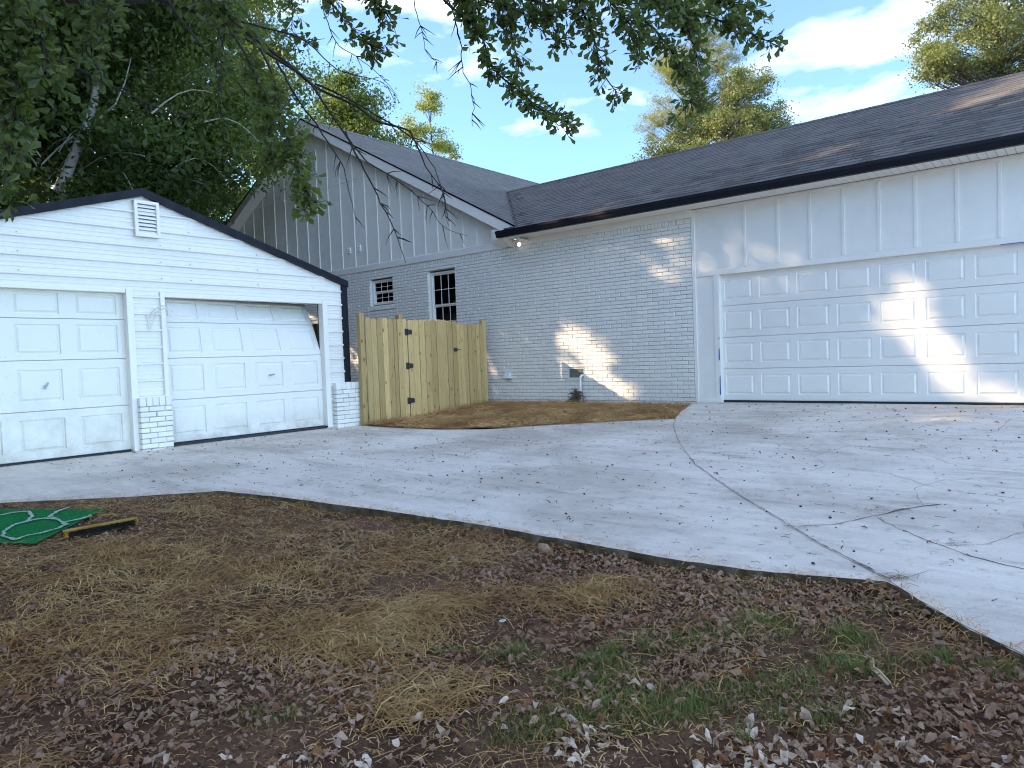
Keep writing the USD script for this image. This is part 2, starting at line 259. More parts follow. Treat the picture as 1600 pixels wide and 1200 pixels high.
# ------------------------------------------------------------------ ground heights
def D(x, y):
    x = np.asarray(x, float); y = np.asarray(y, float)
    return -0.2*(1-ss(-3.4, -.1, x)*ss(-4.0, -.3, y)) - 0.042*np.clip(-y-3, 0, 14)*ss(-3.8, 3.5, x)
def bed(x, y): return -0.2 + .14*ss(-3.6, -.1, y) + .012
yard_edge = [(-2.163, -9.438), (-1.479, -8.643), (-1.038, -7.993), (-.331, -7.801), (.807, -7.581), (1.805, -7.444), (2.596, -7.424), (3.315, -7.442), (3.882, -7.392), (4.47, -7.24), (4.687, -7.491), (4.894, -7.709), (5.087, -7.86)]
bed_edge = [(.62, -1.977), (-.26, -2.387), (-1.168, -2.755), (-1.888, -3.264), (-2.585, -3.533), (-3.585, -3.575), (-4.70, -3.49)]
apron_left = [(.62, -1.977), (.444, -1.477), (.09, -.2)]
joint = [(.62, -1.977), (.85, -2.5), (1.42, -3.507), (2.176, -4.686), (2.917, -5.592), (3.698, -6.446), (3.977, -6.761), (4.47, -7.24)]
drive_poly = Polygon([(-4.95, -12.6), (-4.55, -12.6)] + yard_edge + [(9.5, -12.6), (12, -12.6), (12, .35), (.09, .35)] + apron_left[::-1] + bed_edge[1:] + [(-4.95, -3.49)])
bed_poly = Polygon([(.62, -1.977)] + bed_edge[1:] + [(-4.75, -3.4), (-4.75, .02), (.09, .02), (.09, -.2), (.444, -1.477)])
EDGE = LineString(yard_edge)
def yard(x, y):
    x = np.asarray(x, float); y = np.asarray(y, float)
    z = D(x, y) - .085 + .035*ss(.6, -1.5, x) + .012*ss(2, 4.6, x)
    p = np.stack([x, y, 0*x], -1)
    de = shapely.distance(shapely.points(np.column_stack([x.ravel(), y.ravel()])), EDGE).reshape(x.shape)
    z = z + .028*np.exp(-(de/.07)**2)*meshkit.fbm(p*3.1, 3, 12)
    return z + .05*(meshkit.fbm(p*.9, 3, 5)-.5) + .045*(meshkit.fbm(p*5, 4, 2)-.5)

# ground sheet
def graded(a, b, step, far):
    core = np.arange(a, b+1e-6, step); out = [core]
    st, x, hi = step, core[-1], []
    while x < far: st *= 1.28; x += st; hi.append(x)
    st, x, lo = step, core[0], []
    while x > -far: st *= 1.28; x -= st; lo.append(x)
    return np.concatenate([lo[::-1], core, hi])
gx, gy = graded(-3.2, 6.4, .024, 260), graded(-11.2, -7.1, .024, 260)
GX, GY = np.meshgrid(gx, gy, indexing='ij')
fine = (GX > -3.3) & (GX < 6.5) & (GY > -11.3) & (GY < -7)
Z = D(GX, GY) - .1
Z[fine] = yard(GX[fine], GY[fine]) + .022*(meshkit.fbm(np.stack([GX[fine], GY[fine], 0*GX[fine]], -1)*19, 3, 9)-.5)
ins = shapely.contains_xy(drive_poly.buffer(-.035), GX.ravel(), GY.ravel()).reshape(GX.shape)
Z[ins] = D(GX[ins], GY[ins]) - .16
hs = (GX > -22) & (GX < 12) & (GY > -3.6)
Z[hs & ~ins] -= .25
obj('ground_sheet', grid_mesh(GX, GY, Z), 'soil', smooth=True) if 0 else None
ground = usdkit.mesh(stage, numbered('/World/ground'), grid_mesh(GX, GY, Z), MT['soil'], smooth=True)
tag(ground, 'bare dark brown yard soil in front of the pale driveway', 'ground', kind='structure')
ground = ground.GetPrim()

# driveway slabs
def resample(pts, step, jit=0.):
    ls = LineString(pts); n = max(2, int(ls.length/step)+1)
    out = np.array([ls.interpolate(t, normalized=True).coords[0] for t in np.linspace(0, 1, n)])
    if jit: out[1:-1] += rng.normal(0, jit, out[1:-1].shape)
    return out
def slab(poly, zf, step=.22, lip=.003):
    ring = resample(list(poly.exterior.coords), .07, .0035)[:-1]
    P = Polygon(ring)
    inner = np.array(P.buffer(-.022).exterior.coords)[:-1]
    inner = resample(np.vstack([inner, inner[:1]]), .07)[:-1]
    b = P.bounds
    X, Y = np.meshgrid(np.arange(b[0], b[2], step), np.arange(b[1], b[3], step), indexing='ij')
    X = X.ravel()+rng.uniform(-.06, .06, X.size); Y = Y.ravel()+rng.uniform(-.06, .06, Y.size)
    k = shapely.contains_xy(P.buffer(-.07), X, Y)
    pts = np.vstack([ring, inner, np.stack([X[k], Y[k]], 1)])
    tri = Delaunay(pts).simplices
    c = pts[tri].mean(1); tri = tri[shapely.contains_xy(P, c[:, 0], c[:, 1])]
    z = zf(pts[:, 0], pts[:, 1]) + .010*(meshkit.fbm(np.stack([pts[:, 0], pts[:, 1], 0*pts[:, 0]], -1)*1.1, 3, 3)-.5)
    z[:len(ring)] -= lip
    v = np.column_stack([pts, z])
    a = np.cross(v[tri[:, 1]]-v[tri[:, 0]], v[tri[:, 2]]-v[tri[:, 0]])[:, 2]
    tri[a < 0] = tri[a < 0][:, ::-1]
    n = len(ring); lo = v[:n].copy(); lo[:, 2] -= .24
    lo[:, :2] += rng.normal(0, .006, (n, 2))
    mid = v[:n].copy(); mid[:, 2] -= .055; mid[:, :2] += rng.normal(0, .012, (n, 2)); mid[:, 2] += rng.normal(0, .012, n)
    i = np.arange(n); j = (i+1) % n
    s = np.vstack([v[:n], mid, lo])
    q = np.vstack([np.stack([i, j, j+n, i+n], 1), np.stack([i+n, j+n, j+2*n, i+2*n], 1)])
    return trimesh.Trimesh(v, tri, process=False), (s, np.vstack([q[:, [0, 1, 2]], q[:, [0, 2, 3]], q[:, [2, 1, 0]], q[:, [3, 2, 0]]]))
drive = empty('driveway', 'pale worn concrete driveway with cracks', 'driveway', kind='structure')
ap_poly = Polygon(joint + [(4.687, -7.491), (4.894, -7.709), (5.087, -7.86), (9.5, -12.6), (12, -12.6), (12, .35), (.09, .35), (.09, -.2), (.444, -1.477)])
lf_poly = drive_poly.difference(ap_poly.buffer(-.001))
if lf_poly.geom_type != 'Polygon': lf_poly = max(lf_poly.geoms, key=lambda g: g.area)
for nm, pl, zf in (('slab', lf_poly, lambda x, y: D(x, y)), ('slab', ap_poly.intersection(drive_poly.buffer(.02)), lambda x, y: D(x, y)+.004)):
    top, side = slab(pl, zf)
    o = obj(nm, top, 'concrete', drive, smooth=35)
    obj('slab_edge', trimesh.Trimesh(*side, process=False), 'slab_side', drive)
def crack(pts, w0, w1, off=.007, name='crack', wob=.022, m='crack_dark'):
    p = resample(pts, .045)
    n = len(p)
    nz = meshkit.fbm(np.column_stack([np.arange(n)*.31, np.full(n, pts[0][0]*7), np.zeros(n)]), 4, 11)-.5
    t = np.gradient(p, axis=0); t /= np.linalg.norm(t, axis=1, keepdims=True); nn = np.column_stack([-t[:, 1], t[:, 0]])
    p = p + nn*(nz[:, None]*wob*2)
    w = np.linspace(w0, w1, n)*(0.35+1.3*meshkit.noise(np.column_stack([np.arange(n)*.45, np.full(n, pts[0][1]*5), np.zeros(n)]), 3))
    w[0] *= .3; w[-1] *= .3
    a, b = p+nn*w[:, None]/2, p-nn*w[:, None]/2
    v = np.vstack([np.column_stack([a, D(*a.T)+off]), np.column_stack([b, D(*b.T)+off])])
    i = np.arange(n-1); q = np.stack([i, i+n, i+n+1, i+1], 1)
    return obj(name, trimesh.Trimesh(v, np.vstack([q[:, [0, 1, 2]], q[:, [0, 2, 3]]]), process=False), m, drive)
crack(joint[:3], .010, .006, .010, 'joint', .012, 'crack_mid')
crack(joint[2:6], .004, .010, .010, 'joint', .012, 'crack_mid')
crack(joint[5:], .008, .015, .010, 'joint', .012, 'crack_mid')
for pts, a, b in [([(3.72, -6.46), (3.927, -6.298), (4.146, -5.936), (4.343, -5.588), (4.45, -5.45)], .006, .022),
                  ([(4.12, -6.0), (4.271, -6.163), (4.597, -6.511), (4.771, -6.622), (5.016, -6.758), (5.6, -7.1), (6.4, -7.3)], .005, .028),
                  ([(4.6, -6.51), (4.8, -6.35), (5.0, -5.9), (5.2, -5.7)], .004, .006),
                  ([(4.35, -5.6), (4.2, -5.0), (4.35, -4.6), (4.9, -4.2)], .003, .006),
                  ([(1.42, -3.5), (1.6, -3.0), (2.4, -2.9), (3.0, -2.5), (4.0, -2.6), (5, -2.3)], .004, .010),
                  ([(.66, -2.3), (1.5, -2.35), (2.3, -2.2), (2.9, -1.9), (3.4, -1.45), (4.2, -1.2)], .004, .009),
                  ([(2.1, -4.6), (2.5, -4.45), (2.85, -4.6), (3.3, -4.35)], .009, .004),
                  ([(2.8, -2.7), (3.3, -3.3), (3.9, -3.35), (4.3, -3.9), (4.9, -4.0), (5.4, -3.7)], .004, .009),
                  ([(3.3, -3.3), (3.1, -3.9), (3.35, -4.35), (3.2, -4.9)], .004, .005),
                  ([(3.9, -3.35), (4.1, -2.7), (4.5, -2.2), (4.55, -1.4)], .004, .007),
                  ([(4.5, -2.2), (5.2, -2.6), (6, -2.5)], .005, .008),
                  ([(3.35, -4.35), (3.9, -4.5), (4.4, -5.0), (5.2, -5.1)], .004, .007),
                  ([(-.3, -3.2), (.3, -3.3), (1.0, -3.2)], .003, .005),
                  ([(4.47, -7.24), (4.62, -6.98), (4.78, -6.95)], .004, .003)]:
    crack(pts, a*.75, b*.6, wob=.035)

# mulch bed
bx_, by_ = np.meshgrid(np.arange(-4.8, .75, .05), np.arange(-3.7, .06, .05), indexing='ij')
bz_ = bed(bx_, by_) + .05*(meshkit.fbm(np.stack([bx_, by_, 0*bx_], -1)*2.6, 4, 4)-.45)
mulch = obj('mulch_bed', grid_mesh(bx_, by_, bz_, keep=lambda c: shapely.contains_xy(bed_poly.buffer(.05), c[:, 0], c[:, 1])), 'mulch_base', smooth=True, label='bed of brown pine straw between fence and brick wall', cat='mulch bed', kind='structure')

# ------------------------------------------------------------------ thin blades and leaves
def blades(base, yaw, length, width, rise, bend, segs=3, upn=True):
    """ribbons: each starts at base, runs in direction yaw, rises by rise and sags; bend turns it sideways"""
    n = len(base); t = np.linspace(0, 1, segs+1)
    ang = yaw[:, None] + bend[:, None]*t
    dx = np.cumsum(np.cos(ang)*length[:, None]/segs, 1) - (np.cos(ang)*length[:, None]/segs)[:, :1]
    dy = np.cumsum(np.sin(ang)*length[:, None]/segs, 1) - (np.sin(ang)*length[:, None]/segs)[:, :1]
    dz = rise[:, None]*4*t*(1-t)
    c = np.stack([base[:, 0, None]+dx, base[:, 1, None]+dy, base[:, 2, None]+dz], -1)
    side = np.stack([-np.sin(ang), np.cos(ang), rng.uniform(-.5, .5, (n, 1))*np.ones_like(ang)], -1)*(width[:, None, None]/2)
    v = np.stack([c-side, c+side], 2).reshape(n, -1, 3)
    i = np.arange(segs)*2
    f = np.vstack([np.stack([i, i+2, i+3], 1), np.stack([i, i+3, i+1], 1)])
    F = (f[None]+(np.arange(n)*v.shape[1])[:, None, None]).reshape(-1, 3)
    return trimesh.Trimesh(v.reshape(-1, 3), F, process=False)
OAK_T = (np.array([[0, 0, 0], [.4, .10, .02], [.4, -.10, .02], [.78, .25, .05], [.78, -.25, .05], [1, 0, -.04], [.45, 0, -.01], [.8, 0, -.01]]),
         np.array([[0, 6, 1], [0, 2, 6], [1, 6, 7], [1, 7, 3], [2, 7, 6], [2, 4, 7], [3, 7, 5], [4, 5, 7]]))
DIA_T = (np.array([[0, 0, 0], [.5, .27, .05], [.5, -.27, .05], [1, 0, 0]]), np.array([[0, 3, 1], [0, 2, 3]]))
PIN_T = (np.array([[0, .035, 0], [0, -.035, 0], [1, .0, .03], [.1, 0, .3], [.6, .04, .6], [.1, 0, -.3], [.7, 0, -.45]]), np.array([[0, 1, 2], [0, 1, 4], [0, 1, 6]]))
def place(tpl, c, d, n, size):
    """copies of a leaf template at c, pointing along d, with face normal near n"""
    d = d/np.linalg.norm(d, axis=1, keepdims=True)
    s = np.cross(n, d); s /= np.linalg.norm(s, axis=1, keepdims=True)+1e-9
    u = np.cross(d, s)
    T, F = tpl
    T = T if T.ndim == 3 else T[None]
    v = c[:, None] + size[:, None, None]*(T[..., 0:1]*d[:, None]+T[..., 1:2]*s[:, None]+T[..., 2:3]*u[:, None])
    m = T.shape[1]
    f = (F[None]+(np.arange(len(c))*m)[:, None, None]).reshape(-1, 3)
    return v, trimesh.Trimesh(v.reshape(-1, 3), f, process=False), F
def unit(n):
    d = rng.normal(size=(n, 3)); return d/np.linalg.norm(d, axis=1, keepdims=True)

# ------------------------------------------------------------------ the house
house = empty('house', 'white painted brick house with black shingle roof and wide garage door', 'house')
BP, BH = .2165, .0707
WT = 3.14
openings = [(-8.47, -7.62, 2.27, 2.93), (-6.42, -5.56, 1.33, 2.91)]
vent_hole = (-2.62, -2.23, .43, .645)
def rects_minus(x0, x1, z0, z1, holes):
    xs = sorted({x0, x1, *[min(max(a, x0), x1) for h in holes for a in h[:2]]})
    zs = sorted({z0, z1, *[min(max(a, z0), z1) for h in holes for a in h[2:]]})
    out = []
    for a, b in zip(xs, xs[1:]):
        for c, d in zip(zs, zs[1:]):
            if not any(h[0] <= (a+b)/2 <= h[1] and h[2] <= (c+d)/2 <= h[3] for h in holes): out.append((a, b, c, d))
    return out
wb = MB()
for a, b, c, d in rects_minus(-17.5, -.012, -.45, WT, openings+[vent_hole]): wb.box(a, b, .009, .22, c, d)

brick_wall = obj('brick_wall', wb, 'mortar', house)
def brick_geo(x0, x1, z0, z1, y=0., d=.05, b=.0045):
    j = rng.normal(0, .0009, 4); y = y+rng.normal(0, .0015)
    x0 += j[0]; x1 += j[1]; z0 += j[2]; z1 += j[3]
    v = [(x0+b, y, z0+b), (x1-b, y, z0+b), (x1-b, y, z1-b), (x0+b, y, z1-b), (x0, y+b, z0), (x1, y+b, z0), (x1, y+b, z1), (x0, y+b, z1), (x0, y+d, z0), (x1, y+d, z0), (x1, y+d, z1), (x0, y+d, z1)]
    f = [(0, 1, 2, 3)]+[(a+4, (a+1) % 4+4, (a+1) % 4, a) for a in range(4)]+[(a+8, (a+1) % 4+8, (a+1) % 4+4, a+4) for a in range(4)]
    return np.array(v), np.array(f)
bricks = []
zt = WT-.092
k = 0
JO = .0105
while zt-(k+1)*BH > -.36:
    z1 = zt-k*BH; z0 = z1-BH+JO
    segs = []
    x = 0. if k % 2 == 0 else -BP/2
    if k % 2: segs.append((-BP/2+JO, 0.))
    while x > -14.5:
        segs.append((x-BP+JO, x)); x -= BP
    zm = (z0+z1)/2
    cuts = [(h[0], h[1]) for h in openings+[vent_hole] if h[2]-.002 < zm < h[3]+.002]
    cuts += [(-8.53, -7.56)] if 2.155 < zm < 2.27 else []
    for a, b in segs:
        parts = [(a, b)]
        for c, d in cuts:
            nx = []
            for p, q in parts:
                if q <= c or p >= d: nx.append((p, q)); continue
                if p < c-.03: nx.append((p, c))
                if q > d+.03: nx.append((d, q))
            parts = nx
        bricks += [(p, q, z0, z1) for p, q in parts]
    k += 1
x = -.27
while x > -14.5:                                                                                   # rowlock course under the frieze
    bricks.append((x-.058, x, WT-.086, WT-.002)); x -= .0685
for q in range(2): bricks.append((-.25+q*.13, -.25+q*.13+.12, WT-.086, WT-.006))
x = -7.57
while x > -8.53:                                                                                   # brick sill under the small window
    bricks.append((x-.058, x, 2.165, 2.265)); x -= .0685
near = sorted(range(len(bricks)), key=lambda i: np.linalg.norm(np.array([bricks[i][0], 0, bricks[i][2]])-CAM)+(9 if bricks[i][2] < -.05 else 0))
first = set(near[:300])
rest = MB()
for i, b in enumerate(bricks):
    g = brick_geo(*b)
    if i in first:
        obj('brick', MB().add(*g), 'brick_paint', brick_wall)
    else: rest.add(*g)
obj('bricks_beyond', rest, 'brick_paint', brick_wall, kind='stuff')
# reveals of the openings in painted brick
rv = MB()
for a, b, c, d in openings:
    rv.box(a-.004, a+.004, .02, .11, c, d); rv.box(b-.004, b+.004, .02, .11, c, d); rv.box(a, b, .02, .11, d-.004, d+.004)
obj('window_reveal', rv, 'brick_paint', house)

RX, RZ, RM = -10.5, 7.24, .54                         # gable ridge x, height of the rake top, slope
zg = lambda x: RZ-RM*abs(x-RX)
EY, EZ, WM, WY = -.5, 3.40, .47, 3.75                 # wing eave line, slope and ridge
zw = lambda y: EZ+WM*(min(y, WY)-EY)-WM*max(0, y-WY)
# gable siding above the brick
gl = MB()
zi = lambda x: zg(x)-.20
gl.prism([(-17.4, WT+.02), (-4.0, WT+.02), (-4.0, zi(-4.0)), (RX, zi(RX)), (-17.4, max(zi(-17.4), WT+.03))], 1, -.004, .2)
gable = obj('gable_siding', gl, 'white_siding', house)
vx = [-14.05, -13.52, -13.008, -12.42, -11.90, -11.417, -10.906, -10.427, -9.962, -9.46, -8.95, -8.506, -8.058, -7.619, -7.235, -6.83, -6.44, -6.04, -5.644, -5.26, -4.869, -4.456]
LV = (-10.83, -10.37, 5.88, 6.50)
for x in vx:
    top = zi(x)-.01
    if LV[0]-.05 < x < LV[1]+.05: top = LV[2]-.05
    obj('batten', MB().cbox(x-.024, x+.024, -.024, -.003, WT+.15, top, .004), 'white_siding', gable)
obj('flashing', MB().cbox(-15.0, -10.86, -.016, -.003, 5.435, 5.462, .003).cbox(-10.33, -7.3, -.016, -.003, 5.435, 5.462, .003).cbox(-10.86, -10.33, -.016, -.003, 5.82, 5.84, .003), 'white_trim', gable)
# frieze boards
obj('frieze_board', MB().prism([(-.035, WT), (.2, WT), (.2, WT+.155), (-.02, WT+.155), (-.035, WT+.13)], 0, -17.4, -4.07), 'white_trim', house)
obj('frieze_board', MB().cbox(-3.93, .03, -.018, .1, WT, 3.275, .004).cbox(-3.93, .03, -.034, -.016, WT+.085, 3.27, .004), 'white_trim', house)
obj('eave_return', MB().hull([(-4.2, -.01, WT+.01), (-3.93, -.01, WT+.01), (-4.2, -.30, 3.268), (-3.78, -.40, 3.268), (-4.2, .1, WT+.01), (-3.9, .1, 3.268), (-4.2, .1, 3.5), (-3.75, -.30, 3.45), (-4.2, -.30, 3.5)]), 'white_trim', house)
# gable louvre
def louvre(parent, P, u, w, x0, x1, z0, z1, n, dark='vent_dark', fr=.045, name='gable_vent'):
    """u, w: functions mapping (along, out, z) to boxes"""
    m = MB(); P(m, x0, x1, 0, .03, z0, z0+fr); P(m, x0, x1, 0, .03, z1-fr, z1); P(m, x0, x0+fr, 0, .03, z0+fr, z1-fr); P(m, x1-fr, x1, 0, .03, z0+fr, z1-fr)
    f = obj(name, m, 'white_trim', parent)
    b = MB(); P(b, x0+fr, x1-fr, .001, .004, z0+fr, z1-fr); obj('vent_backing', b, dark, f)
    h = (z1-z0-2*fr)/n
    for i in range(n):
        z = z0+fr+i*h
        s = MB(); u(s, x0+fr, x1-fr, z, h); obj('slat', s, 'white_trim', f)
    return f
def PH(m, a, b, o0, o1, c, d): m.cbox(a, b, -.006-o1, -.006-o0, c, d, .004)
def SH(m, a, b, z, h): m.hull([(x, -.008-o, zz) for x in (a, b) for o, zz in ((.026, z+.002), (.022, z-.004+.002), (.003, z+h*.78), (.006, z+h*.84))])
louvre(house, PH, SH, None, *LV, 11)
def small_vent(x, z):
    f = obj('soffit_vent', MB().cbox(x-.055, x+.055, -.03, -.003, z-.08, z+.08, .006), 'white_trim', house)
    for i in range(3): obj('slat', MB().hull([(xx, -.03-o, z-.06+i*.045+dz) for xx in (x-.045, x+.045) for o, dz in ((0, 0), (.022, -.005), (.022, 0), (0, .03))]), 'white_trim', f)
small_vent(-9.17, 3.72); small_vent(-8.77, 3.73)
# gable roof slabs, rake boards
def slope_slab(m, xa, xb, ya, yb, zf, t, axis):
    """roof slab between the two lines; axis 0: slope along x"""
    pts = [(x, y, zf(x if axis == 0 else y)-o) for x in (xa, xb) for y in (ya, yb) for o in (0, t)]
    m.hull(pts)
OV = -.32
gr = MB()
slope_slab(gr, RX, -3.46, OV, 11, zg, .10, 0); slope_slab(gr, -17.9, RX, OV, 11, zg, .10, 0)
wr = MB()
slope_slab(wr, -3.30, 6.6, EY, WY, zw, .10, 1); slope_slab(wr, -6.9, 6.6, WY, 8.2, zw, .10, 1)
m0 = MB(); m0.hull([(-3.31, EY, EZ), (-3.31, EY, EZ-.1), (-3.31, WY, zw(WY)), (-3.31, WY, zw(WY)-.1), (-3.7, EY, EZ), (-3.7, EY, EZ-.1), (-7.2, WY, zw(WY)), (-7.2, WY, zw(WY)-.1)])
wr.addm(m0.get())
roof = obj('roof', MB().addm(gr.get()).addm(wr.get()), 'roof_base', house)
for sgn, xe in ((1, -3.45), (-1, -17.6)):
    a, b = RX, xe
    dz = .235
    m = MB().hull([(x, y, zg(x)-.012-o) for x in (a, b) for y in (OV-.03, OV+.002) for o in (0, dz)])
    obj('rake_board', m, 'white_trim', house)
    m = MB().hull([(x, y, zg(x)-.215-o) for x in (a, b) for y in (OV+.004, -.006) for o in (0, .015)])
    obj('rake_soffit', m, 'white_trim', house)
    m = MB().hull([(x, y, zg(x)+.012-o) for x in (a, b) for y in (OV-.045, OV-.031) for o in (0, .035)])
    obj('drip_edge', m, 'black_metal', house)
# shingles
def shingle(c, along, up, nrm, w, ex, th):
    c = np.asarray(c); o = []
    for s in (0, w):
        o += [c+along*s+nrm*th, c+along*s+nrm*.001, c+along*s+up*(ex+.02)+nrm*.002]
    return np.array(o), np.array([(0, 3, 5), (0, 5, 2), (1, 4, 3), (1, 3, 0), (0, 2, 1), (3, 4, 5)])
sh = []
ex = .172
L = math.hypot(1, WM); up = np.array([0, 1/L, WM/L]); nr = np.array([0, -WM/L, 1/L]); al = np.array([1., 0, 0])
rows = int((WY-EY)*L/ex)+1
for r in range(rows):
    y = EY-.02+r*ex/L; z = EZ+WM*(y-EY)
    xv = RX+(RZ-z)/RM                                  # valley
    x = xv-.02+rng.uniform(-.15, 0)
    while x < 6.55:
        w = rng.choice([.17, .22, .28, .34, .40])
        sh.append(shingle((max(x, xv-.03), y, z+.002), al, up, nr, min(w, 6.6-x)-.003, ex, rng.choice([.009, .012, .014]))); x += w
L2 = math.hypot(1, RM); up2 = np.array([-1/L2, 0, RM/L2]); nr2 = np.array([RM/L2, 0, 1/L2]); al2 = np.array([0, 1., 0])
for r in range(int((-3.46-RX)*L2/ex)+1):
    x = -3.44-r*ex/L2; z = zg(x)
    y = OV-.04
    yend = EY+(z-EZ)/WM+.05 if z < zw(WY) else 10.5    # valley again
    while y < yend:
        w = rng.choice([.17, .22, .28, .34, .40])
        sh.append(shingle((x, y, z+.002), al2, up2, nr2, min(w, max(.05, yend-y))-.003, ex, rng.choice([.009, .012, .014]))); y += w
near = sorted(range(len(sh)), key=lambda i: np.linalg.norm(sh[i][0][0]-CAM)+(50 if (sh[i][0][0]-CAM) @ rt > .74*((sh[i][0][0]-CAM) @ fw) else 0))
first = set(near[:300]); rest = MB()
for i, (v, f) in enumerate(sh):
    if i in first: obj('shingle', MB().add(v, f), 'shingle', roof)
    else: rest.add(v, f)
obj('shingles_beyond', rest, 'shingle', roof, kind='stuff')
cap = MB()
x = -6.95
while x < 6.5:                                         # ridge caps
    for s in (1, -1):
        cap.hull([(xx, WY+s*yy, zw(WY+s*yy)+.012+h+(.006 if xx == x else 0)) for xx in (x, x+.28) for yy in (0, .15) for h in (0, .008)])
    x += .27
obj('ridge_cap', cap, 'shingle', roof, kind='stuff'); cap = MB()
y = OV-.03
while y < 10.5:
    for s in (1, -1):
        cap.hull([(RX+s*xx, yy, zg(RX+s*xx)+.012+h+(.006 if yy == y else 0)) for xx in (0, .15) for yy in (y, y+.28) for h in (0, .008)])
    y += .27
obj('ridge_cap', cap, 'shingle', roof, kind='stuff')

# eave: fascia, gutter, soffit slats
obj('fascia', MB().box(-3.72, 6.55, -.455, -.43, 3.27, 3.40), 'white_trim', house)
gut = [(-.458, 3.262), (-.535, 3.262), (-.552, 3.295), (-.560, 3.33), (-.578, 3.345), (-.578, 3.388), (-.57, 3.388), (-.568, 3.352), (-.549, 3.336), (-.541, 3.30), (-.53, 3.272), (-.466, 3.272), (-.466, 3.39), (-.458, 3.39)]
g = obj('gutter', MB().prism(gut, 0, -3.86, 6.6), 'black_metal', house)
obj('end_cap', MB().prism([(-.458, 3.262), (-.535, 3.262), (-.552, 3.295), (-.560, 3.33), (-.578, 3.345), (-.578, 3.388), (-.458, 3.39)], 0, -3.866, -3.862), 'black_metal', g)
x = -3.9
sof = obj('soffit', MB().box(-3.75, 6.55, -.43, .02, 3.279, 3.285), 'vent_dark', house)
x = -3.74
while x < 6.5:
    obj('slat', MB().cbox(x, x+.096, -.43, .0, 3.268, 3.277, .003), 'white_trim', sof); x += .101
# panelled wall over and beside the garage door
PX1 = 5.9
DO = (.47, 5.17, -.3, 2.125)
pw = MB()
for a, b, c, d in rects_minus(0.0, PX1, -.3, 3.27, [DO]): pw.box(a, b, .03, .2, c, d)
panelw = obj('panel_wall', pw, 'white_siding', house)
for i, x in enumerate([.93, 1.462, 1.946, 2.422, 2.906, 3.37, 3.868, 4.349, 4.85, 5.35]):
    obj('batten', MB().cbox(x-.024, x+.024, .012, .031, 2.215, 3.222, .004), 'white_siding', panelw)
obj('corner_board', MB().cbox(.012, .075, .0, .031, -.02, 3.262, .005), 'white_trim', panelw)
obj('header_trim', MB().cbox(.075, PX1, .006, .031, 2.126, 2.212, .004), 'white_trim', panelw)
obj('top_trim', MB().cbox(.076, PX1, .012, .031, 3.225, 3.266, .004), 'white_trim', panelw)
obj('side_casing', MB().cbox(.385, .468, .004, .031, -.01, 2.125, .004).cbox(.468, .482, .004, .125, -.01, 2.125, .003), 'white_trim', panelw)
obj('base_trim', MB().cbox(.076, .384, .010, .031, -.01, .055, .004), 'white_trim', panelw)
obj('masking_tape', MB().box(4.35, 4.8, .002, .0055, 2.118, 2.128), 'tape_blue', panelw)
for z0, z1 in ((1.05, 1.10), (.70, .92), (.12, .46)):
    xx = .452 if z0 < .5 else .448
    obj('masking_tape', MB().add([(xx, .0025, z0), (xx+.02, .0025, z0+.02), (xx+.019, .0025, z1), (xx+.004, .0025, z1-.03), (xx, .001, z0), (xx+.02, .001, z0+.02), (xx+.019, .001, z1), (xx+.004, .001, z1-.03)], [(4, 5, 6, 7), (0, 4, 7, 3), (1, 2, 6, 5)]), 'tape_blue', panelw)

def door_sections(parent, P, x0, pitch, ncol, zs, pw_, ph_, m, pm, tilt=lambda a, o, z: o, first_off=None, raised=.012, groove=.012):
    """sectional door; P maps (along, out, z) -> world. Sections with raised panels set in grooves"""
    width = pitch*ncol
    for r in range(len(zs)-1):
        za, zb = zs[r]+.0045, zs[r+1]-.0045
        pz0 = (za+zb)/2-ph_/2; pz1 = pz0+ph_
        rects = [(x0+pitch*(c+.5)-pw_/2, x0+pitch*(c+.5)+pw_/2, pz0, pz1) for c in range(ncol)]
        V, Fq, n = [], [], 0
        for a, b, c, d in rects_minus(x0, x0+width, za, zb, rects):
            V += [(a, 0, c), (b, 0, c), (b, 0, d), (a, 0, d)]; Fq.append((n, n+1, n+2, n+3)); n += 4
        for z, s in ((za, 1), (zb, -1)):                # rolled edges
            V += [(x0, 0, z), (x0+width, 0, z), (x0+width, -.02, z-.004*s), (x0, -.02, z-.004*s)]; Fq.append((n, n+1, n+2, n+3)); n += 4
        for x in (x0, x0+width):
            V += [(x, 0, za), (x, 0, zb), (x, -.04, zb), (x, -.04, za)]; Fq.append((n, n+1, n+2, n+3)); n += 4
        V += [(x0, -.04, za), (x0+width, -.04, za), (x0+width, -.04, zb), (x0, -.04, zb)]; Fq.append((n, n+1, n+2, n+3)); n += 4
        S = np.array([P(*q) for q in V])
        obj('section', MB().add(S, Fq), m, parent)
        for a, b, c, d in rects:
            V = []; Fq = []
            rings = [(0, 0), (.010, -groove), (.022, -groove), (.045, raised-.008), (.052, raised-.008)]
            for ins_, o in rings:
                V += [(a+ins_, o, c+ins_), (b-ins_, o, c+ins_), (b-ins_, o, d-ins_), (a+ins_, o, d-ins_)]
            for k_ in range(len(rings)-1):
                for e in range(4): Fq.append((k_*4+e, k_*4+(e+1) % 4, k_*4+4+(e+1) % 4, k_*4+4+e))
            e = (len(rings)-1)*4; Fq.append((e, e+1, e+2, e+3))
            obj('panel', MB().add(np.array([P(*q) for q in V]), Fq), pm, parent)
hd = empty('garage_door', parent=house)
door_sections(hd, lambda a, o, z: (a, .11-o, z), .468, .588, 8, [.035, .56, 1.085, 1.61, 2.135], .475, .33, 'door_white', 'door_white')
obj('bottom_seal', MB().box(.475, 5.17, .085, .125, -.012, .036), 'black_rubber', hd)

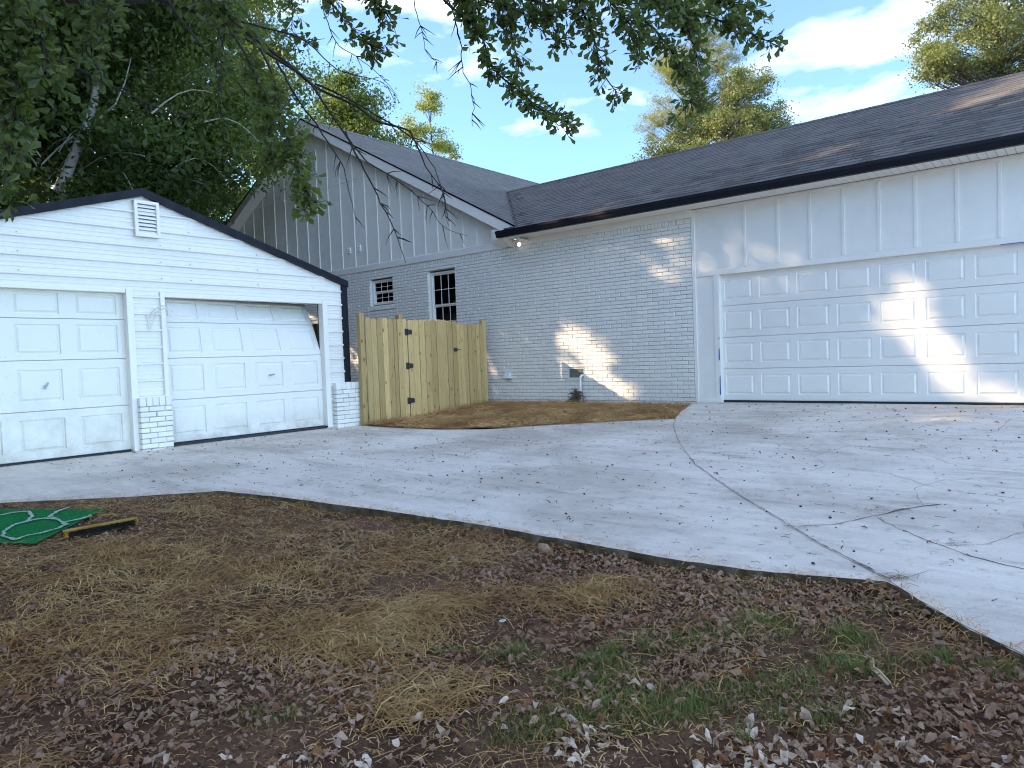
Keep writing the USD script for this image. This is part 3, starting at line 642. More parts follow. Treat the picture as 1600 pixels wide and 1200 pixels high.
# windows
def window(x0, x1, z0, z1, rows_, cols, meet, name='window'):
    f = MB(); t = .042
    f.cbox(x0, x0+t, .075, .14, z0, z1, .004).cbox(x1-t, x1, .075, .14, z0, z1, .004).cbox(x0+t, x1-t, .075, .14, z1-t, z1, .004).cbox(x0+t, x1-t, .06, .14, z0, z0+t, .004)
    w = obj(name, f, 'white_trim', house)
    zm = z0+(z1-z0)*meet
    for (a, b, yy) in ((z0+t, zm, .112), (zm, z1-t, .09)):
        s = .030
        m = MB().cbox(x0+t, x1-t, yy, yy+.022, a, a+s, .003).cbox(x0+t, x1-t, yy, yy+.022, b-s, b, .003).cbox(x0+t, x0+t+s, yy, yy+.022, a+s, b-s, .003).cbox(x1-t-s, x1-t, yy, yy+.022, a+s, b-s, .003)
        obj('sash', m, 'white_trim', w)
        gx0, gx1, gz0, gz1 = x0+t+s, x1-t-s, a+s, b-s
        nr_ = rows_
        mm = MB()
        for c in range(1, cols): xx = gx0+(gx1-gx0)*c/cols; mm.box(xx-.006, xx+.006, yy+.006, yy+.016, gz0, gz1)
        for r in range(1, nr_):
            zz = gz0+(gz1-gz0)*r/nr_
            for c in range(cols): mm.box(gx0+(gx1-gx0)*c/cols+.006, gx0+(gx1-gx0)*(c+1)/cols-.006, yy+.007, yy+.015, zz-.006, zz+.006)
        obj('muntin', mm, 'white_trim', w)
        for c in range(cols):
            for r in range(nr_):
                obj('pane', MB().add([(gx0+(gx1-gx0)*(c+i)/cols, yy+.018, gz0+(gz1-gz0)*(r+j)/nr_) for j in (0, 1) for i in (0, 1)], [(0, 1, 3, 2)]), 'glass', w)
    return w
window(-8.47+.03, -7.62, 2.29, 2.93-.035, 2, 3, .5)
window(-6.42+.03, -5.56, 1.36, 2.91-.035, 2, 3, .5)
# closed body of the house behind the fronts
hb = MB()
hb.box(-17.5, -17.3, .23, 8, -.4, 3.3); hb.box(-17.5, 6, 7.9, 8.1, -.4, 3.3); hb.box(5.9, 6.1, .21, 8, -.4, 3.35)
hb.box(-17.3, 5.9, .21, 7.9, -.45, -.35); hb.box(-17.3, 5.9, .23, 7.9, 3.20, 3.24)
obj('rear_walls', hb, 'white_siding', house)
rm = MB()
for x0, x1 in ((-9.6, -7.1), (-6.95, -4.6)):
    rm.box(x0, x1, 2.6, 2.7, .4, 3.19); rm.box(x0, x0+.05, .23, 2.6, .4, 3.19); rm.box(x1-.05, x1, .23, 2.6, .4, 3.19); rm.box(x0, x1, .23, 2.6, .35, .4)
obj('dark_room', rm, 'dark_room', house)
rb = MB(); rb.hull([(6.1, y, z) for y, z in ((0, 3.2), (8, 3.2), (WY, zw(WY)-.12))]+[(5.9, y, z) for y, z in ((0, 3.2), (8, 3.2), (WY, zw(WY)-.12))])
obj('end_gable', rb, 'white_siding', house)
# wall fittings
dv = obj('dryer_vent', MB().hull([(-4.19, 0, .58), (-4.05, 0, .58), (-4.19, 0, .455), (-4.05, 0, .455), (-4.185, -.045, .575), (-4.055, -.045, .575), (-4.20, -.105, .465), (-4.04, -.105, .465), (-4.20, -.10, .455), (-4.04, -.10, .455)]), 'pvc', house)
obj('vent_flap', MB().box(-4.185, -4.055, -.09, -.01, .446, .452), 'vent_dark', dv)
fv = MB(); a, b, c, d = vent_hole
fv.cbox(a+.006, b-.006, -.004, .02, c+.005, c+.022, .003).cbox(a+.006, b-.006, -.004, .02, d-.024, d-.006, .003).cbox(a+.006, a+.024, -.004, .02, c+.022, d-.024, .003).cbox(b-.024, b-.006, -.004, .02, c+.022, d-.024, .003)
fvo = obj('foundation_vent', fv, 'pvc', house)
gm = MB()
for i in range(1, 16): xx = a+.024+(b-a-.048)*i/16; gm.box(xx-.0028, xx+.0028, .004, .010, c+.022, d-.024)
for i in range(1, 8): zz = c+.022+(d-c-.046)*i/8; gm.box(a+.024, b-.024, .0105, .0145, zz-.0025, zz+.0025)
obj('vent_grille', gm, 'gray_metal', fvo)
obj('vent_backing', MB().box(a-.01, b+.01, .07, .2, c-.01, d+.01), 'black_rubber', fvo)
obj('sill_ledge', MB().cbox(a-.02, b+.02, -.018, .02, c-.025, c+.002, .004), 'brick_paint', fvo)
pipe = [(-2.30, -.075, -.12), (-2.295, -.072, .40), (-2.292, -.068, .455), (-2.285, -.045, .485), (-2.28, .02, .492)]
pp = obj('drain_pipe', MB().tube(pipe, .024, 12), 'pvc', house, smooth=40)
obj('pipe_coupling', MB().tube([(-2.297, -.074, .30), (-2.296, -.073, .36)], .030, 12), 'pvc', pp, smooth=40)
fl = obj('flood_light', MB().tube([(-3.60, -.10, 3.27), (-3.60, -.11, 3.235)], [.045, .04], 12).tube([(-3.60, -.11, 3.235), (-3.595, -.14, 3.19), (-3.59, -.16, 3.165)], .016, 8), 'white_trim', house, smooth=40)
sp = trimesh.creation.icosphere(2, .042); sp.apply_translation((-3.59, -.165, 3.14)); obj('bulb', sp, 'bulb', fl, smooth=True)

# ------------------------------------------------------------------ the detached garage
GXF = -4.726
K = 1.115
gY = lambda y: -11.344+(y+11.344)*K
gZ = lambda z: .872+(z-.872)*K
garage = empty('detached_garage', 'white ribbed metal garage with two old panelled doors and black roof edge', 'garage')
AY, AZ = gY(-7.42), gZ(3.06)
ER, EZg = gY(-4.50), gZ(2.14)
EL = 2*AY-ER
roofz = lambda y: AZ-(AZ-EZg)*abs(y-AY)/(ER-AY)
RD = (gY(-7.21)+.0, gY(-4.865), gZ(-.06), gZ(1.80))     # right door opening
LD = (2*AY-gY(-4.865)-.16, gY(-7.665), gZ(-.08), gZ(1.83))
# ribbed sheet: strips between profile heights
rib = .2286
prof = []
zb0 = gZ(1.583)
for kk in range(-9, 9):
    z = zb0+kk*rib
    prof += [(z-.022, .0), (z-.011, .030), (z+.011, .030), (z+.022, .0), (z+.022+.052, .0), (z+.022+.060, .007), (z+.022+.070, .007), (z+.022+.078, 0), (z+.022+.107, .0), (z+.022+.115, .007), (z+.022+.125, .007), (z+.022+.133, 0)]
prof = sorted(prof)
def prof_at(z):
    zs_, os_ = zip(*prof); return float(np.interp(z, zs_, os_))
zcuts = sorted({*[p[0] for p in prof], RD[3], LD[3], gZ(.575), EZg, -.3})
zcuts = [z for z in zcuts if -.25 <= z <= AZ-.02]
ms = MB()
def ylim(z):
    if z <= EZg: return EL, ER
    t = (AZ-z)/(AZ-EZg); return AY-(AY-EL)*t, AY+(ER-AY)*t
for za, zb in zip(zcuts, zcuts[1:]):
    zm = (za+zb)/2
    (a0, b0), (a1, b1) = ylim(za), ylim(zb)
    holes = [h for h in (RD, LD) if zm < h[3]]
    xa, xb = GXF+prof_at(za), GXF+prof_at(zb)
    segs = [(a0, b0, a1, b1)]
    for h in holes:
        nx = []
        for p0, q0, p1, q1 in segs:
            if h[1] <= p0 or h[0] >= q0: nx.append((p0, q0, p1, q1)); continue
            if h[0] > p0: nx.append((p0, h[0], p1, h[0]))
            if h[1] < q0: nx.append((h[1], q0, h[1], q1))
        segs = nx
    for p0, q0, p1, q1 in segs:
        # long strips are cut so that the sheet can be slightly wavy
        n_ = max(1, int((q0-p0)/.35)); tt = np.linspace(0, 1, n_+1)
        wv = lambda y, z: .007*math.sin(y*2.3+z*1.7)*math.sin(z*2.9+y)
        lo = [(xa+wv(p0+(q0-p0)*t, za), p0+(q0-p0)*t, za) for t in tt]; hi = [(xb+wv(p1+(q1-p1)*t, zb), p1+(q1-p1)*t, zb) for t in tt]
        nn = n_+1
        ms.add(lo+hi, [(i, i+1, nn+i+1, nn+i) for i in range(n_)])
siding = obj('ribbed_siding', ms, 'metal_white', garage)
sc = MB()
for yy in (gY(-8.75), gY(-7.22), gY(-6.85), gY(-5.9), gY(-5.0)):
    for kk in range(1, 8):
        z = zb0+kk*rib+.035
        if z < roofz(yy)-.15 and z > 2.12: sc.tube([(GXF-.003, yy, z), (GXF+.012, yy, z)], .0075, 6)
obj('screws', sc, 'gray_metal', siding, kind='stuff')
# body: backing, sides, rear, roof
GD = 6.2
bd = MB()
for a, b, c, d in rects_minus(EL, ER, -.3, EZg, [RD, LD]): bd.box(GXF-.12, GXF-.02, a, b, c, d)
bd.prism([(EL, EZg), (ER, EZg), (AY, AZ-.03)], 0, GXF-.12, GXF-.02)
obj('backing', bd, 'dark_room', garage)
sw = MB()
win = (GXF-2.3, GXF-.45, gZ(.9), gZ(1.98))
for a, b, c, d in rects_minus(GXF-GD, GXF-.13, -.3, EZg-.02, [win]): sw.box(a, b, ER-.08, ER-.01, c, d)
sw.box(GXF-GD, GXF-.13, EL+.01, EL+.08, -.3, EZg-.02); sw.box(GXF-GD-.07, GXF-GD, EL, ER, -.3, EZg)
sw.prism([(EL, EZg), (ER, EZg), (AY, AZ-.03)], 0, GXF-GD-.07, GXF-GD)
sw.box(GXF-GD, GXF-.12, EL, ER, -.34, -.26)
obj('side_walls', sw, 'metal_white', garage)
rf = MB()
for s in (1, -1):
    e = AY+s*(ER-AY+.10); ez = roofz(e)
    rf.hull([(x, y, z+o) for x in (GXF-GD-.15, GXF+.02) for y, z in ((AY, AZ+.02), (e, ez+.02)) for o in (0, .03)])
obj('roof', rf, 'black_metal', garage)
for s in (1, -1):
    e = AY+s*(ER-AY+.11); ez = roofz(e)
    obj('rake_trim', MB().hull([(x, y, z+o) for x in (GXF+.021, GXF+.075) for y, z in ((AY, AZ), (e, ez)) for o in (.052, -.055)]), 'black_metal', garage)
    obj('corner_trim', MB().cbox(GXF-.09, GXF+.06, *sorted((AY+s*(ER-AY-.005), AY+s*(ER-AY+.095))), gZ(.60), EZg-.02, .006), 'black_metal', garage)
# door casings
def casing(name, y0, y1, z0, z1, d0=-.10, d1=.035):
    return obj(name, MB().cbox(GXF+d0, GXF+d1, y0, y1, z0, z1, .005), 'white_trim', garage)
casing('door_jamb', RD[1]-.002, RD[1]+.092, gZ(-.05), RD[3]+.05)
casing('door_jamb', RD[0]-.066, RD[0]-.004, gZ(.552), RD[3]+.06, -.06, .045)
casing('door_header', RD[0]-.002, RD[1]-.004, RD[3]-.006, RD[3]+.05, -.10, .022)
casing('door_jamb', LD[1]-.002, LD[1]+.085, gZ(-.09), LD[3]+.05)
casing('door_header', LD[0], LD[1]-.004, LD[3]-.004, LD[3]+.05, -.10, .022)
casing('door_jamb', LD[0]-.09, LD[0]+.002, gZ(-.09), LD[3]+.05)
# right door, its upper half leaning back
dz = RD[3]-RD[2]
gp = lambda bend: (lambda a, o, z: (GXF-.075+o-bend*max(0., z-gZ(1.02))**1.3*(.25+1.15*(a-RD[0])/(RD[1]-RD[0])), a, z))
dr = empty('garage_door', 'white right-hand door with its top leaning inward', parent=garage)
door_sections(dr, gp(.62), RD[0]-.01, (RD[1]-RD[0])/4, 4, [RD[2]+.02, gZ(.497), gZ(1.03), gZ(1.49), gZ(1.80)], .50, .37-.0, 'door_newer', 'door_newer') if 0 else None
def uneven(parent, P, y0, y1, zs, m, ph):
    for r in range(len(zs)-1):
        h = min(ph, (zs[r+1]-zs[r])*.72)
        door_sections(parent, P, y0, (y1-y0)/4, 4, [zs[r], zs[r+1]], .50, h, m, m, raised=.014, groove=.016)
uneven(dr, gp(.34), RD[0]-.02, RD[1]-.004, [RD[2]+.015, gZ(.497), gZ(1.03), gZ(1.49), gZ(1.82)], 'door_newer', .40)
obj('handle', MB().tube([(GXF-.08, gY(-5.74), gZ(.76)), (GXF-.03, gY(-5.74), gZ(.76))], .014, 8).tube([(GXF-.035, gY(-5.78), gZ(.755)), (GXF-.035, gY(-5.69), gZ(.768))], .011, 8), 'gray_metal', dr, smooth=40)
dl = empty('garage_door', 'yellowed left-hand door with scuffed panels', parent=garage)
lp = lambda a, o, z: (GXF-.085+o, a, z)
uneven(dl, lp, LD[0], LD[1]+.0, [LD[2]+.015, gZ(.475), gZ(1.04), gZ(1.51), gZ(1.85)], 'door_old', .40)
obj('handle', MB().tube([(GXF-.09, gY(-8.545), gZ(.75)), (GXF-.04, gY(-8.545), gZ(.75))], .014, 8).tube([(GXF-.043, gY(-8.56), gZ(.72)), (GXF-.043, gY(-8.52), gZ(.79))], .012, 8), 'gray_metal', dl, smooth=40)
for o_, h in ((dr, RD), (dl, LD)):
    obj('bottom_seal', MB().box(GXF-.10, GXF-.07, h[0], h[1], h[2]-.03, h[2]+.014), 'black_rubber', o_)
# louvred vent
def PG(m, a, b, o0, o1, c, d): m.cbox(GXF+.02+o0, GXF+.02+o1*1.6, a, b, c, d, .004)
def SG(m, a, b, z, h): m.hull([(GXF+.024+o, y, zz) for y in (a, b) for o, zz in ((.030, z+.004), (.026, z), (.003, z+h*.72), (.008, z+h*.80))])
louvre(garage, PG, SG, None, gY(-7.53), gY(-7.23), gZ(2.515), gZ(2.955), 8, fr=.045)
# brick piers
def pier(y0, y1, z0, z1, d):
    o = obj('brick_pier', MB().box(GXF-.02, GXF+d-.008, y0+.008, y1-.008, z0-.1, z1-.004), 'mortar', garage)
    def put(ya, yb, za, zb, xa, xb):
        j = rng.normal(0, .002, 6)
        obj('brick', MB().cbox(xa+j[0], xb+j[1]*1.5, ya+j[2], yb+j[3], za+j[4], zb+j[5], .006), 'brick_paint', o)
    w = y1-y0; nb = 5
    for i in range(nb): put(y0+w*i/nb, y0+w*(i+1)/nb-.008, z1-.115, z1, GXF-.03, GXF+d)
    z = z1-.125; r = 0
    while z > z0-.05:
        h = .066; cuts = [0, .5, 1.] if r % 2 else [0, .27, .77, 1.]
        for a, b in zip(cuts, cuts[1:]): put(y0+w*a, y0+w*b-.008, z-h+.006, z, GXF-.02, GXF+d)
        z -= h+.006; r += 1
pier(gY(-7.612), gY(-7.225), gZ(-.095), gZ(.553), .13)
pier(gY(-4.75), gY(-4.28), gZ(-.06), gZ(.592), .13)
# scrolled hanging-plant bracket
bk = MB(); x = GXF+.03; B = lambda dy, dz_, o=0.: (x+o, gY(-7.385)+dy, gZ(1.59)+dz_)
bk.tube([B(-.055, .02), B(-.045, -.10), B(-.03, -.24)], .010, 6)
t = np.linspace(0, 1, 12)
bk.tube([B(-.03+.0*q, -.24+.0*q) if q == 0 else B(-.03+.02*q+.09*q*q+.05*q, -.24+.30*math.sin(q*1.57), .22*q) for q in t], .008, 6)
bk.tube([B(.0+.17*q, .0+.09*math.sin(q*3.1), .30*q) for q in t], .010, 6)
bk.tube([B(-.045+.10*q, -.08+.10*math.sin(q*1.57), .18*q) for q in t], .008, 6)
bk.tube([B(.17+.035*math.sin(q*5), -.03+.04*math.cos(q*5)-.02, .30+.03*q) for q in t], .009, 6)
obj('plant_bracket', bk, 'white_trim', garage, smooth=40)

# plywood kept in the garage, seen in the gap
ply = obj('plywood_sheet', MB().cbox(GXF-2.2, GXF-.5, ER-.16, ER-.13, -.25, 1.60, .003), 'ply', label='tan wooden sheet seen through the gap beside the leaning garage door', cat='board')

# ------------------------------------------------------------------ fence and gate
FXx = -4.45
def board(parent, y0, y1, z0, z1, x=None, label=None):
    x = FXx if x is None else x
    w = y1-y0; c = min(.028, w*.25); j = rng.normal(0, .004)
    m = MB().prism([(y0, z0), (y1, z0), (y1, z1-c), (y1-c, z1), (y0+c, z1), (y0, z1-c)], 0, x-.010+j, x+.008+j)
    o = obj('board', m, 'pine_board', parent)
    return o
def ztop(y): return 1.665
fl_ = empty('wooden_fence', 'fixed fence panel of new yellow pine boards beside the brick pier of the garage', 'fence')
gt_ = empty('wooden_gate', 'new pine board gate with three black hinges and black latch', 'gate')
fr_ = empty('wooden_fence', 'short run of new pine boards between the gate and the brick house', 'fence')
y = -3.44; ws = [.125, .128, .126, .128, .13, .085, .128, .11]
zb_ = lambda y: bed(FXx, y)-.03
for w in ws:
    board(fl_, y, y+w-.007, zb_(y), ztop(y)+rng.normal(0, .004)-.006*(y+3.4)); y += w
yg = y+.012
obj('post', MB().cbox(FXx-.115, FXx-.02, -3.535, -3.44, -.3, ztop(0)+.085, .006), 'pine_board', fl_)
obj('post', MB().cbox(FXx-.115, FXx-.014, y-.17, y-.075, -.3, ztop(0)+.075, .006), 'pine_board', fl_)
obj('rail', MB().cbox(FXx-.055, FXx-.016, -3.43, y-.18, .2, .29, .004).cbox(FXx-.055, FXx-.016, -3.43, y-.18, 1.2, 1.29, .004), 'pine_board', fl_)
y = yg
gw = [.128, .14, .142, .14, .142, .14, .142, .14, .128]
sc_ = (1.30)/sum(gw)
for i, w in enumerate(gw):
    w *= sc_
    board(gt_, y, y+w-.007, zb_(y)+.02, ztop(0)-.03+.028*math.sin(math.pi*(i+.5)/9)+rng.normal(0, .003), FXx+.006); y += w
obj('rail', MB().cbox(FXx-.055, FXx-.012, yg+.02, y-.02, .2, .29, .004).cbox(FXx-.055, FXx-.012, yg+.02, y-.02, 1.2, 1.29, .004), 'pine_board', gt_)
for z in (.16, .80, 1.42):
    h = obj('hinge', MB().cbox(FXx+.009, FXx+.017, yg-.075, yg-.012, z-.06, z+.06, .003).tube([(FXx+.02, yg-.008, z-.055), (FXx+.02, yg-.008, z+.055)], .010, 8).hull([(FXx+xx, yy, z+s*zz) for xx in (.013, .022) for yy, zz in ((yg, .045), (yg+.075, .045), (yg+.095, .025)) for s in (1, -1)]), 'hinge_black', gt_)
obj('latch', MB().cbox(FXx+.013, FXx+.05, y-.125, y-.03, 1.045, 1.115, .012).tube([(FXx+.03, y-.04, 1.08), (FXx+.03, y+.075, 1.078)], .006, 8), 'hinge_black', gt_)
y += .012
x0r = FXx-.03
for w in [.10, .115, .12, .118, .12, .115, .12][:int(round((-.03-y)/.117))]:
    board(fr_, y, min(y+w, -.008)-.007, zb_(y), ztop(0)-.075+rng.normal(0, .004), x0r); y += w
obj('post', MB().cbox(FXx-.12, FXx-.026, -.36, -.265, -.3, ztop(0)+.02, .006), 'pine_board', fr_)
obj('rail', MB().cbox(FXx-.065, FXx-.024, -.75, -.37, .2, .29, .004).cbox(FXx-.065, FXx-.024, -.75, -.37, 1.15, 1.24, .004), 'pine_board', fr_)

# ------------------------------------------------------------------ small things on the ground
mA, mB_, mdir = np.array([-1.243, -8.926]), np.array([-.66, -9.63]), np.array([-.776, -.63])
mt = empty('turf_mat', 'green artificial turf mat with white curved lines lying on the soil', 'mat')
n1, n2 = 40, 30
U, V = np.meshgrid(np.linspace(0, 2.2, n1), np.linspace(0, 1, n2), indexing='ij')
PX = mA[0]+(mB_-mA)[0]*V+mdir[0]*U; PY = mA[1]+(mB_-mA)[1]*V+mdir[1]*U
matz = lambda x, y: D(x, y)-.085+.035*ss(.6, -1.5, x)+.05*(meshkit.fbm(np.stack([x, y, 0*x], -1)*.9, 3, 5)-.5)+.032
obj('turf', grid_mesh(PX, PY, matz(PX, PY)), 'mat_green', mt, smooth=True)
tb = MB(); nb = 14000
uu, vv = rng.uniform(0, 1.6, nb), rng.uniform(0, 1, nb)
bxp = mA[0]+(mB_-mA)[0]*vv+mdir[0]*uu; byp = mA[1]+(mB_-mA)[1]*vv+mdir[1]*uu
bb = np.column_stack([bxp, byp, matz(bxp, byp)])
tip = bb+np.column_stack([rng.normal(0, .004, nb), rng.normal(0, .004, nb), rng.uniform(.008, .016, nb)])
sd = unit(nb)*.0018; sd[:, 2] = 0
v3 = np.stack([bb-sd, bb+sd, tip], 1).reshape(-1, 3)
obj('pile', trimesh.Trimesh(v3, np.arange(nb*3).reshape(-1, 3), process=False), 'mat_green', mt, kind='stuff')
for l in [[(-1.65, -9.58), (-1.68, -9.48), (-1.62, -9.38), (-1.43, -9.41), (-1.31, -9.48), (-1.27, -9.59), (-1.15, -9.68), (-1.01, -9.73), (-.82, -9.70)], [(-.82, -9.70), (-.87, -9.62), (-.87, -9.52), (-.9, -9.4)],
          [(-1.52, -9.11), (-1.45, -9.22), (-1.32, -9.32), (-1.12, -9.31), (-.97, -9.32), (-.9, -9.4)], [(-1.27, -9.59), (-1.31, -9.45), (-1.3, -9.37), (-1.18, -9.31)], [(-1.05, -9.3), (-1.04, -9.22), (-1.06, -9.12), (-1.1, -9.09)]]:
    p = resample(l, .012, .004); t = np.gradient(p, axis=0); t /= np.linalg.norm(t, axis=1, keepdims=True)+1e-9; nn = np.column_stack([-t[:, 1], t[:, 0]])
    w = (.006+.014*meshkit.noise(np.column_stack([np.arange(len(p))*.4, p*9]), 2))[:, None]
    a, b = p+nn*w, p-nn*w
    v = np.vstack([np.column_stack([a, matz(*a.T)+.0145]), np.column_stack([b, matz(*b.T)+.0145])]); n = len(p); i = np.arange(n-1); q = np.stack([i, i+n, i+n+1, i+1], 1)
    obj('white_line', trimesh.Trimesh(v, np.vstack([q[:, [0, 1, 2]], q[:, [0, 2, 3]]]), process=False), 'mat_white', mt)
# broom head lying on its side
br = empty('broom_head', 'black push broom head edged with yellow bristles lying beside the green mat', 'broom')
b0, b1 = np.array([-.655, -9.435]), np.array([-.615, -8.93])
bu = (b1-b0)/np.linalg.norm(b1-b0); bn = np.array([bu[1], -bu[0]])        # bn points towards the camera
zb = float(yard(b0[0:1], b0[1:2])[0])+.02
bp = lambda s, o, z: (b0[0]+bu[0]*s+bn[0]*o, b0[1]+bu[1]*s+bn[1]*o, zb+z+s*.012)
BL = np.linalg.norm(b1-b0)
obj('block', MB().hull([bp(s, o, z) for s in (0, BL) for o in (-.085, -.045) for z in (0, .055)]), 'broom_black', br)
ye, bl = MB(), MB()
for i in range(1500):
    s = rng.uniform(0, BL); top = rng.random() < .45
    z0_ = rng.uniform(.043, .055) if top else rng.uniform(.0, .045)
    e = (s < .02 or s > BL-.02)
    (ye if top or e else bl).tube([bp(s, -.045, z0_), bp(s+rng.normal(0, .004), .035+rng.normal(0, .004), z0_+(.008 if top else .002)+rng.normal(0, .003))], .0022, 3)
obj('bristles', ye, 'broom_yellow', br, label='yellow bristles along the edge'); obj('bristles', bl, 'broom_black', br, label='black bristles in the middle')
# stone
st = trimesh.creation.icosphere(3, .042); st.vertices *= [1.15, .9, .85]
st.vertices += (meshkit.fbm(st.vertices*28, 3, 4)-.5)[:, None]*st.vertices*.7
st.apply_translation((2.421, -7.556, float(yard(np.array([2.42]), np.array([-7.556]))[0])+.03))
obj('stone', st, 'rock_tan', smooth=True, label='fist sized tan stone lying by the driveway edge', cat='stone')
rz = float(yard(np.array([2.9]), np.array([-8.57]))[0])
tr = MB(); a = np.linspace(0, 2*np.pi, 25); tr.tube(np.column_stack([2.907+.016*np.cos(a), -8.57+.016*np.sin(a), rz+.024+.003*np.cos(a)]), .0035, 6)
obj('plastic_ring', tr, 'white_bit', smooth=True, label='small white plastic ring lying among straw and leaves', cat='ring')
hz = float(yard(np.array([4.62]), np.array([-8.2]))[0])
hk = MB(); P_ = [(4.53, -8.07, hz+.03), (4.575, -8.115, hz+.035), (4.59, -8.17, hz+.022), (4.62, -8.22, hz+.035), (4.675, -8.28, hz+.02)]
for wd, of in ((.0075, 0), (.004, .008)):
    p = np.array(P_)+[of, of*.4, of]; side = np.array([.8, .5, .2]); side /= np.linalg.norm(side); w = np.array([.25, .7, 1, .9, .7])[:, None]*wd
    hk.add(np.vstack([p-side*w, p+side*w, p-side*w-[0, 0, .004], p+side*w-[0, 0, .004]]), [(i, i+5, i+6, i+1) for i in range(4)]+[(i+10, i+11, i+16, i+15) for i in range(4)]+[(i, i+1, i+11, i+10) for i in range(4)])
obj('dry_husk', hk, 'husk', label='long curled pale tan husk lying among the fallen leaves', cat='husk')
wz = float(yard(np.array([2.95]), np.array([-8.95]))[0])
obj('paper_scrap', MB().cbox(2.80, 2.822, -9.10, -9.085, wz+.012, wz+.02, .002), 'white_bit', label='small white scrap lying among straw and leaves', cat='scrap')
# heap of dry weeds at the pipe
hp = MB()
for i in range(330):
    a = rng.uniform(0, 2*np.pi); r_ = abs(rng.normal(0, .12)); z = bed(-2.33, -.15)+rng.uniform(0, .30)*(1-r_/.3)
    c = np.array([-2.36+r_*math.cos(a), -.14+.6*r_*math.sin(a), max(z, -.06)])
    d = unit(1)[0]; hp.tube([c, c+d*rng.uniform(.02, .06), c+d*rng.uniform(.06, .10)+[0, 0, -.01]], [.005, .008, .002], 4)
obj('weed_heap', hp, 'trash_dark', label='heap of dark dead twigs at the foot of the white drain pipe', cat='weeds')

# ------------------------------------------------------------------ straw, leaves and grass on the yard
def unproj(u, v, off=-.1):
    w = np.array([(u-800)/1109, (v-600)/1109, 1.]) @ R3; t = 1.5
    for _ in range(60):
        p = CAM+t*w; t += (p[2]-(float(D(p[0], p[1]))+off))/(-w[2])*.7
    return (CAM+t*w)[:2]
yard_poly = Polygon(yard_edge + [(9.5, -12.6), (-4.55, -12.6)]).buffer(-.01)
mat_poly = Polygon([mA, mB_, mB_+mdir*2.2, mA+mdir*2.2]).buffer(-.01)
def in_yard(p): return shapely.contains_xy(yard_poly, p[:, 0], p[:, 1]) & ~shapely.contains_xy(mat_poly, p[:, 0], p[:, 1])
def blobs(spec, jitter=1.):
    """spec: (x, y, sx, sy, angle, n)"""
    out = []
    for x, y, sx, sy, a, n in spec:
        q = rng.normal(size=(n, 2))*[sx, sy]; c, s = math.cos(a), math.sin(a)
        out.append(np.column_stack([x+q[:, 0]*c-q[:, 1]*s, y+q[:, 0]*s+q[:, 1]*c]))
    p = np.vstack(out); return p[in_yard(p)]
straw_spots = [(330, 800, 55, .35), (400, 815, 60, .3), (240, 890, 90, .5), (140, 950, 110, .4), (330, 920, 130, .5), (480, 900, 110, .3), (600, 990, 90, .9), (660, 960, 70, .8), (560, 1010, 80, .7), (430, 980, 120, .5), (250, 1010, 120, .4), (60, 1000, 90, .35),
               (640, 870, 80, .25), (740, 880, 60, .3), (900, 945, 70, .55), (960, 935, 45, .5), (690, 1090, 70, .4), (640, 1110, 50, .3), (100, 900, 80, .3), (300, 850, 80, .3), (20, 1080, 60, .2), (180, 870, 40, .3), (780, 940, 80, .25)]
spec = []
for u, v, r, dn_ in straw_spots:
    c = unproj(u, v); e = np.linalg.norm(unproj(u+r, v)-c); g_ = np.linalg.norm(unproj(u, v+r*.28)-c)
    a = math.atan2(rt[1], rt[0]); spec.append((c[0], c[1], e*.75, max(.12, g_*.7), a, int(dn_*3000*max(.35, e))))
sp_ = blobs(spec)
amb = np.column_stack([rng.uniform(-3.5, 6.2, 34000), rng.uniform(-11., -7.2, 34000)]); amb = amb[in_yard(amb)]
wgt = meshkit.fbm(np.column_stack([amb*1.3, 0*amb[:, 0]]), 3, 8); amb = amb[(wgt > .45) & (rng.random(len(amb)) < np.where(amb @ np.array([.77, .64]) > -3.2, .30, .95))]
sp_ = np.vstack([sp_, amb]); n = len(sp_)
flow = (meshkit.fbm(np.column_stack([sp_*1.7, 0*sp_[:, 0]]), 2, 31)-.5)*5+math.atan2(rt[1], rt[0])
ln = rng.uniform(.05, .25, n)
yaw_ = flow+rng.normal(0, .8, n)
st_m = blades(np.column_stack([sp_-np.column_stack([np.cos(yaw_), np.sin(yaw_)])*ln[:, None]/2, yard(*sp_.T)+.010+rng.exponential(.010, n)]), yaw_, ln, rng.uniform(.0018, .0040, n), rng.uniform(.0, .03, n), rng.normal(0, .6, n))
obj('straw', st_m, 'straw', label='thin dry golden straw spread in patches over the soil', cat='straw', kind='stuff')
# pine straw on the bed
q = np.column_stack([rng.uniform(-4.7, .7, 22000), rng.uniform(-3.75, 0, 22000)]); q = q[shapely.contains_xy(bed_poly.buffer(.07), q[:, 0], q[:, 1])]
n = len(q); yaw_ = rng.uniform(0, 6.28, n)
pz = bed(*q.T)+.05*(meshkit.fbm(np.column_stack([q, 0*q[:, 0]])*2.6, 4, 4)-.45)
obj('pine_straw', blades(np.column_stack([q, pz+.006+rng.exponential(.02, n)]), yaw_, rng.uniform(.06, .2, n), rng.uniform(.003, .006, n), rng.uniform(0, .03, n), rng.normal(0, .6, n)), 'pine_straw', label='loose brown pine needles covering the bed by the brick wall', cat='pine straw', kind='stuff')

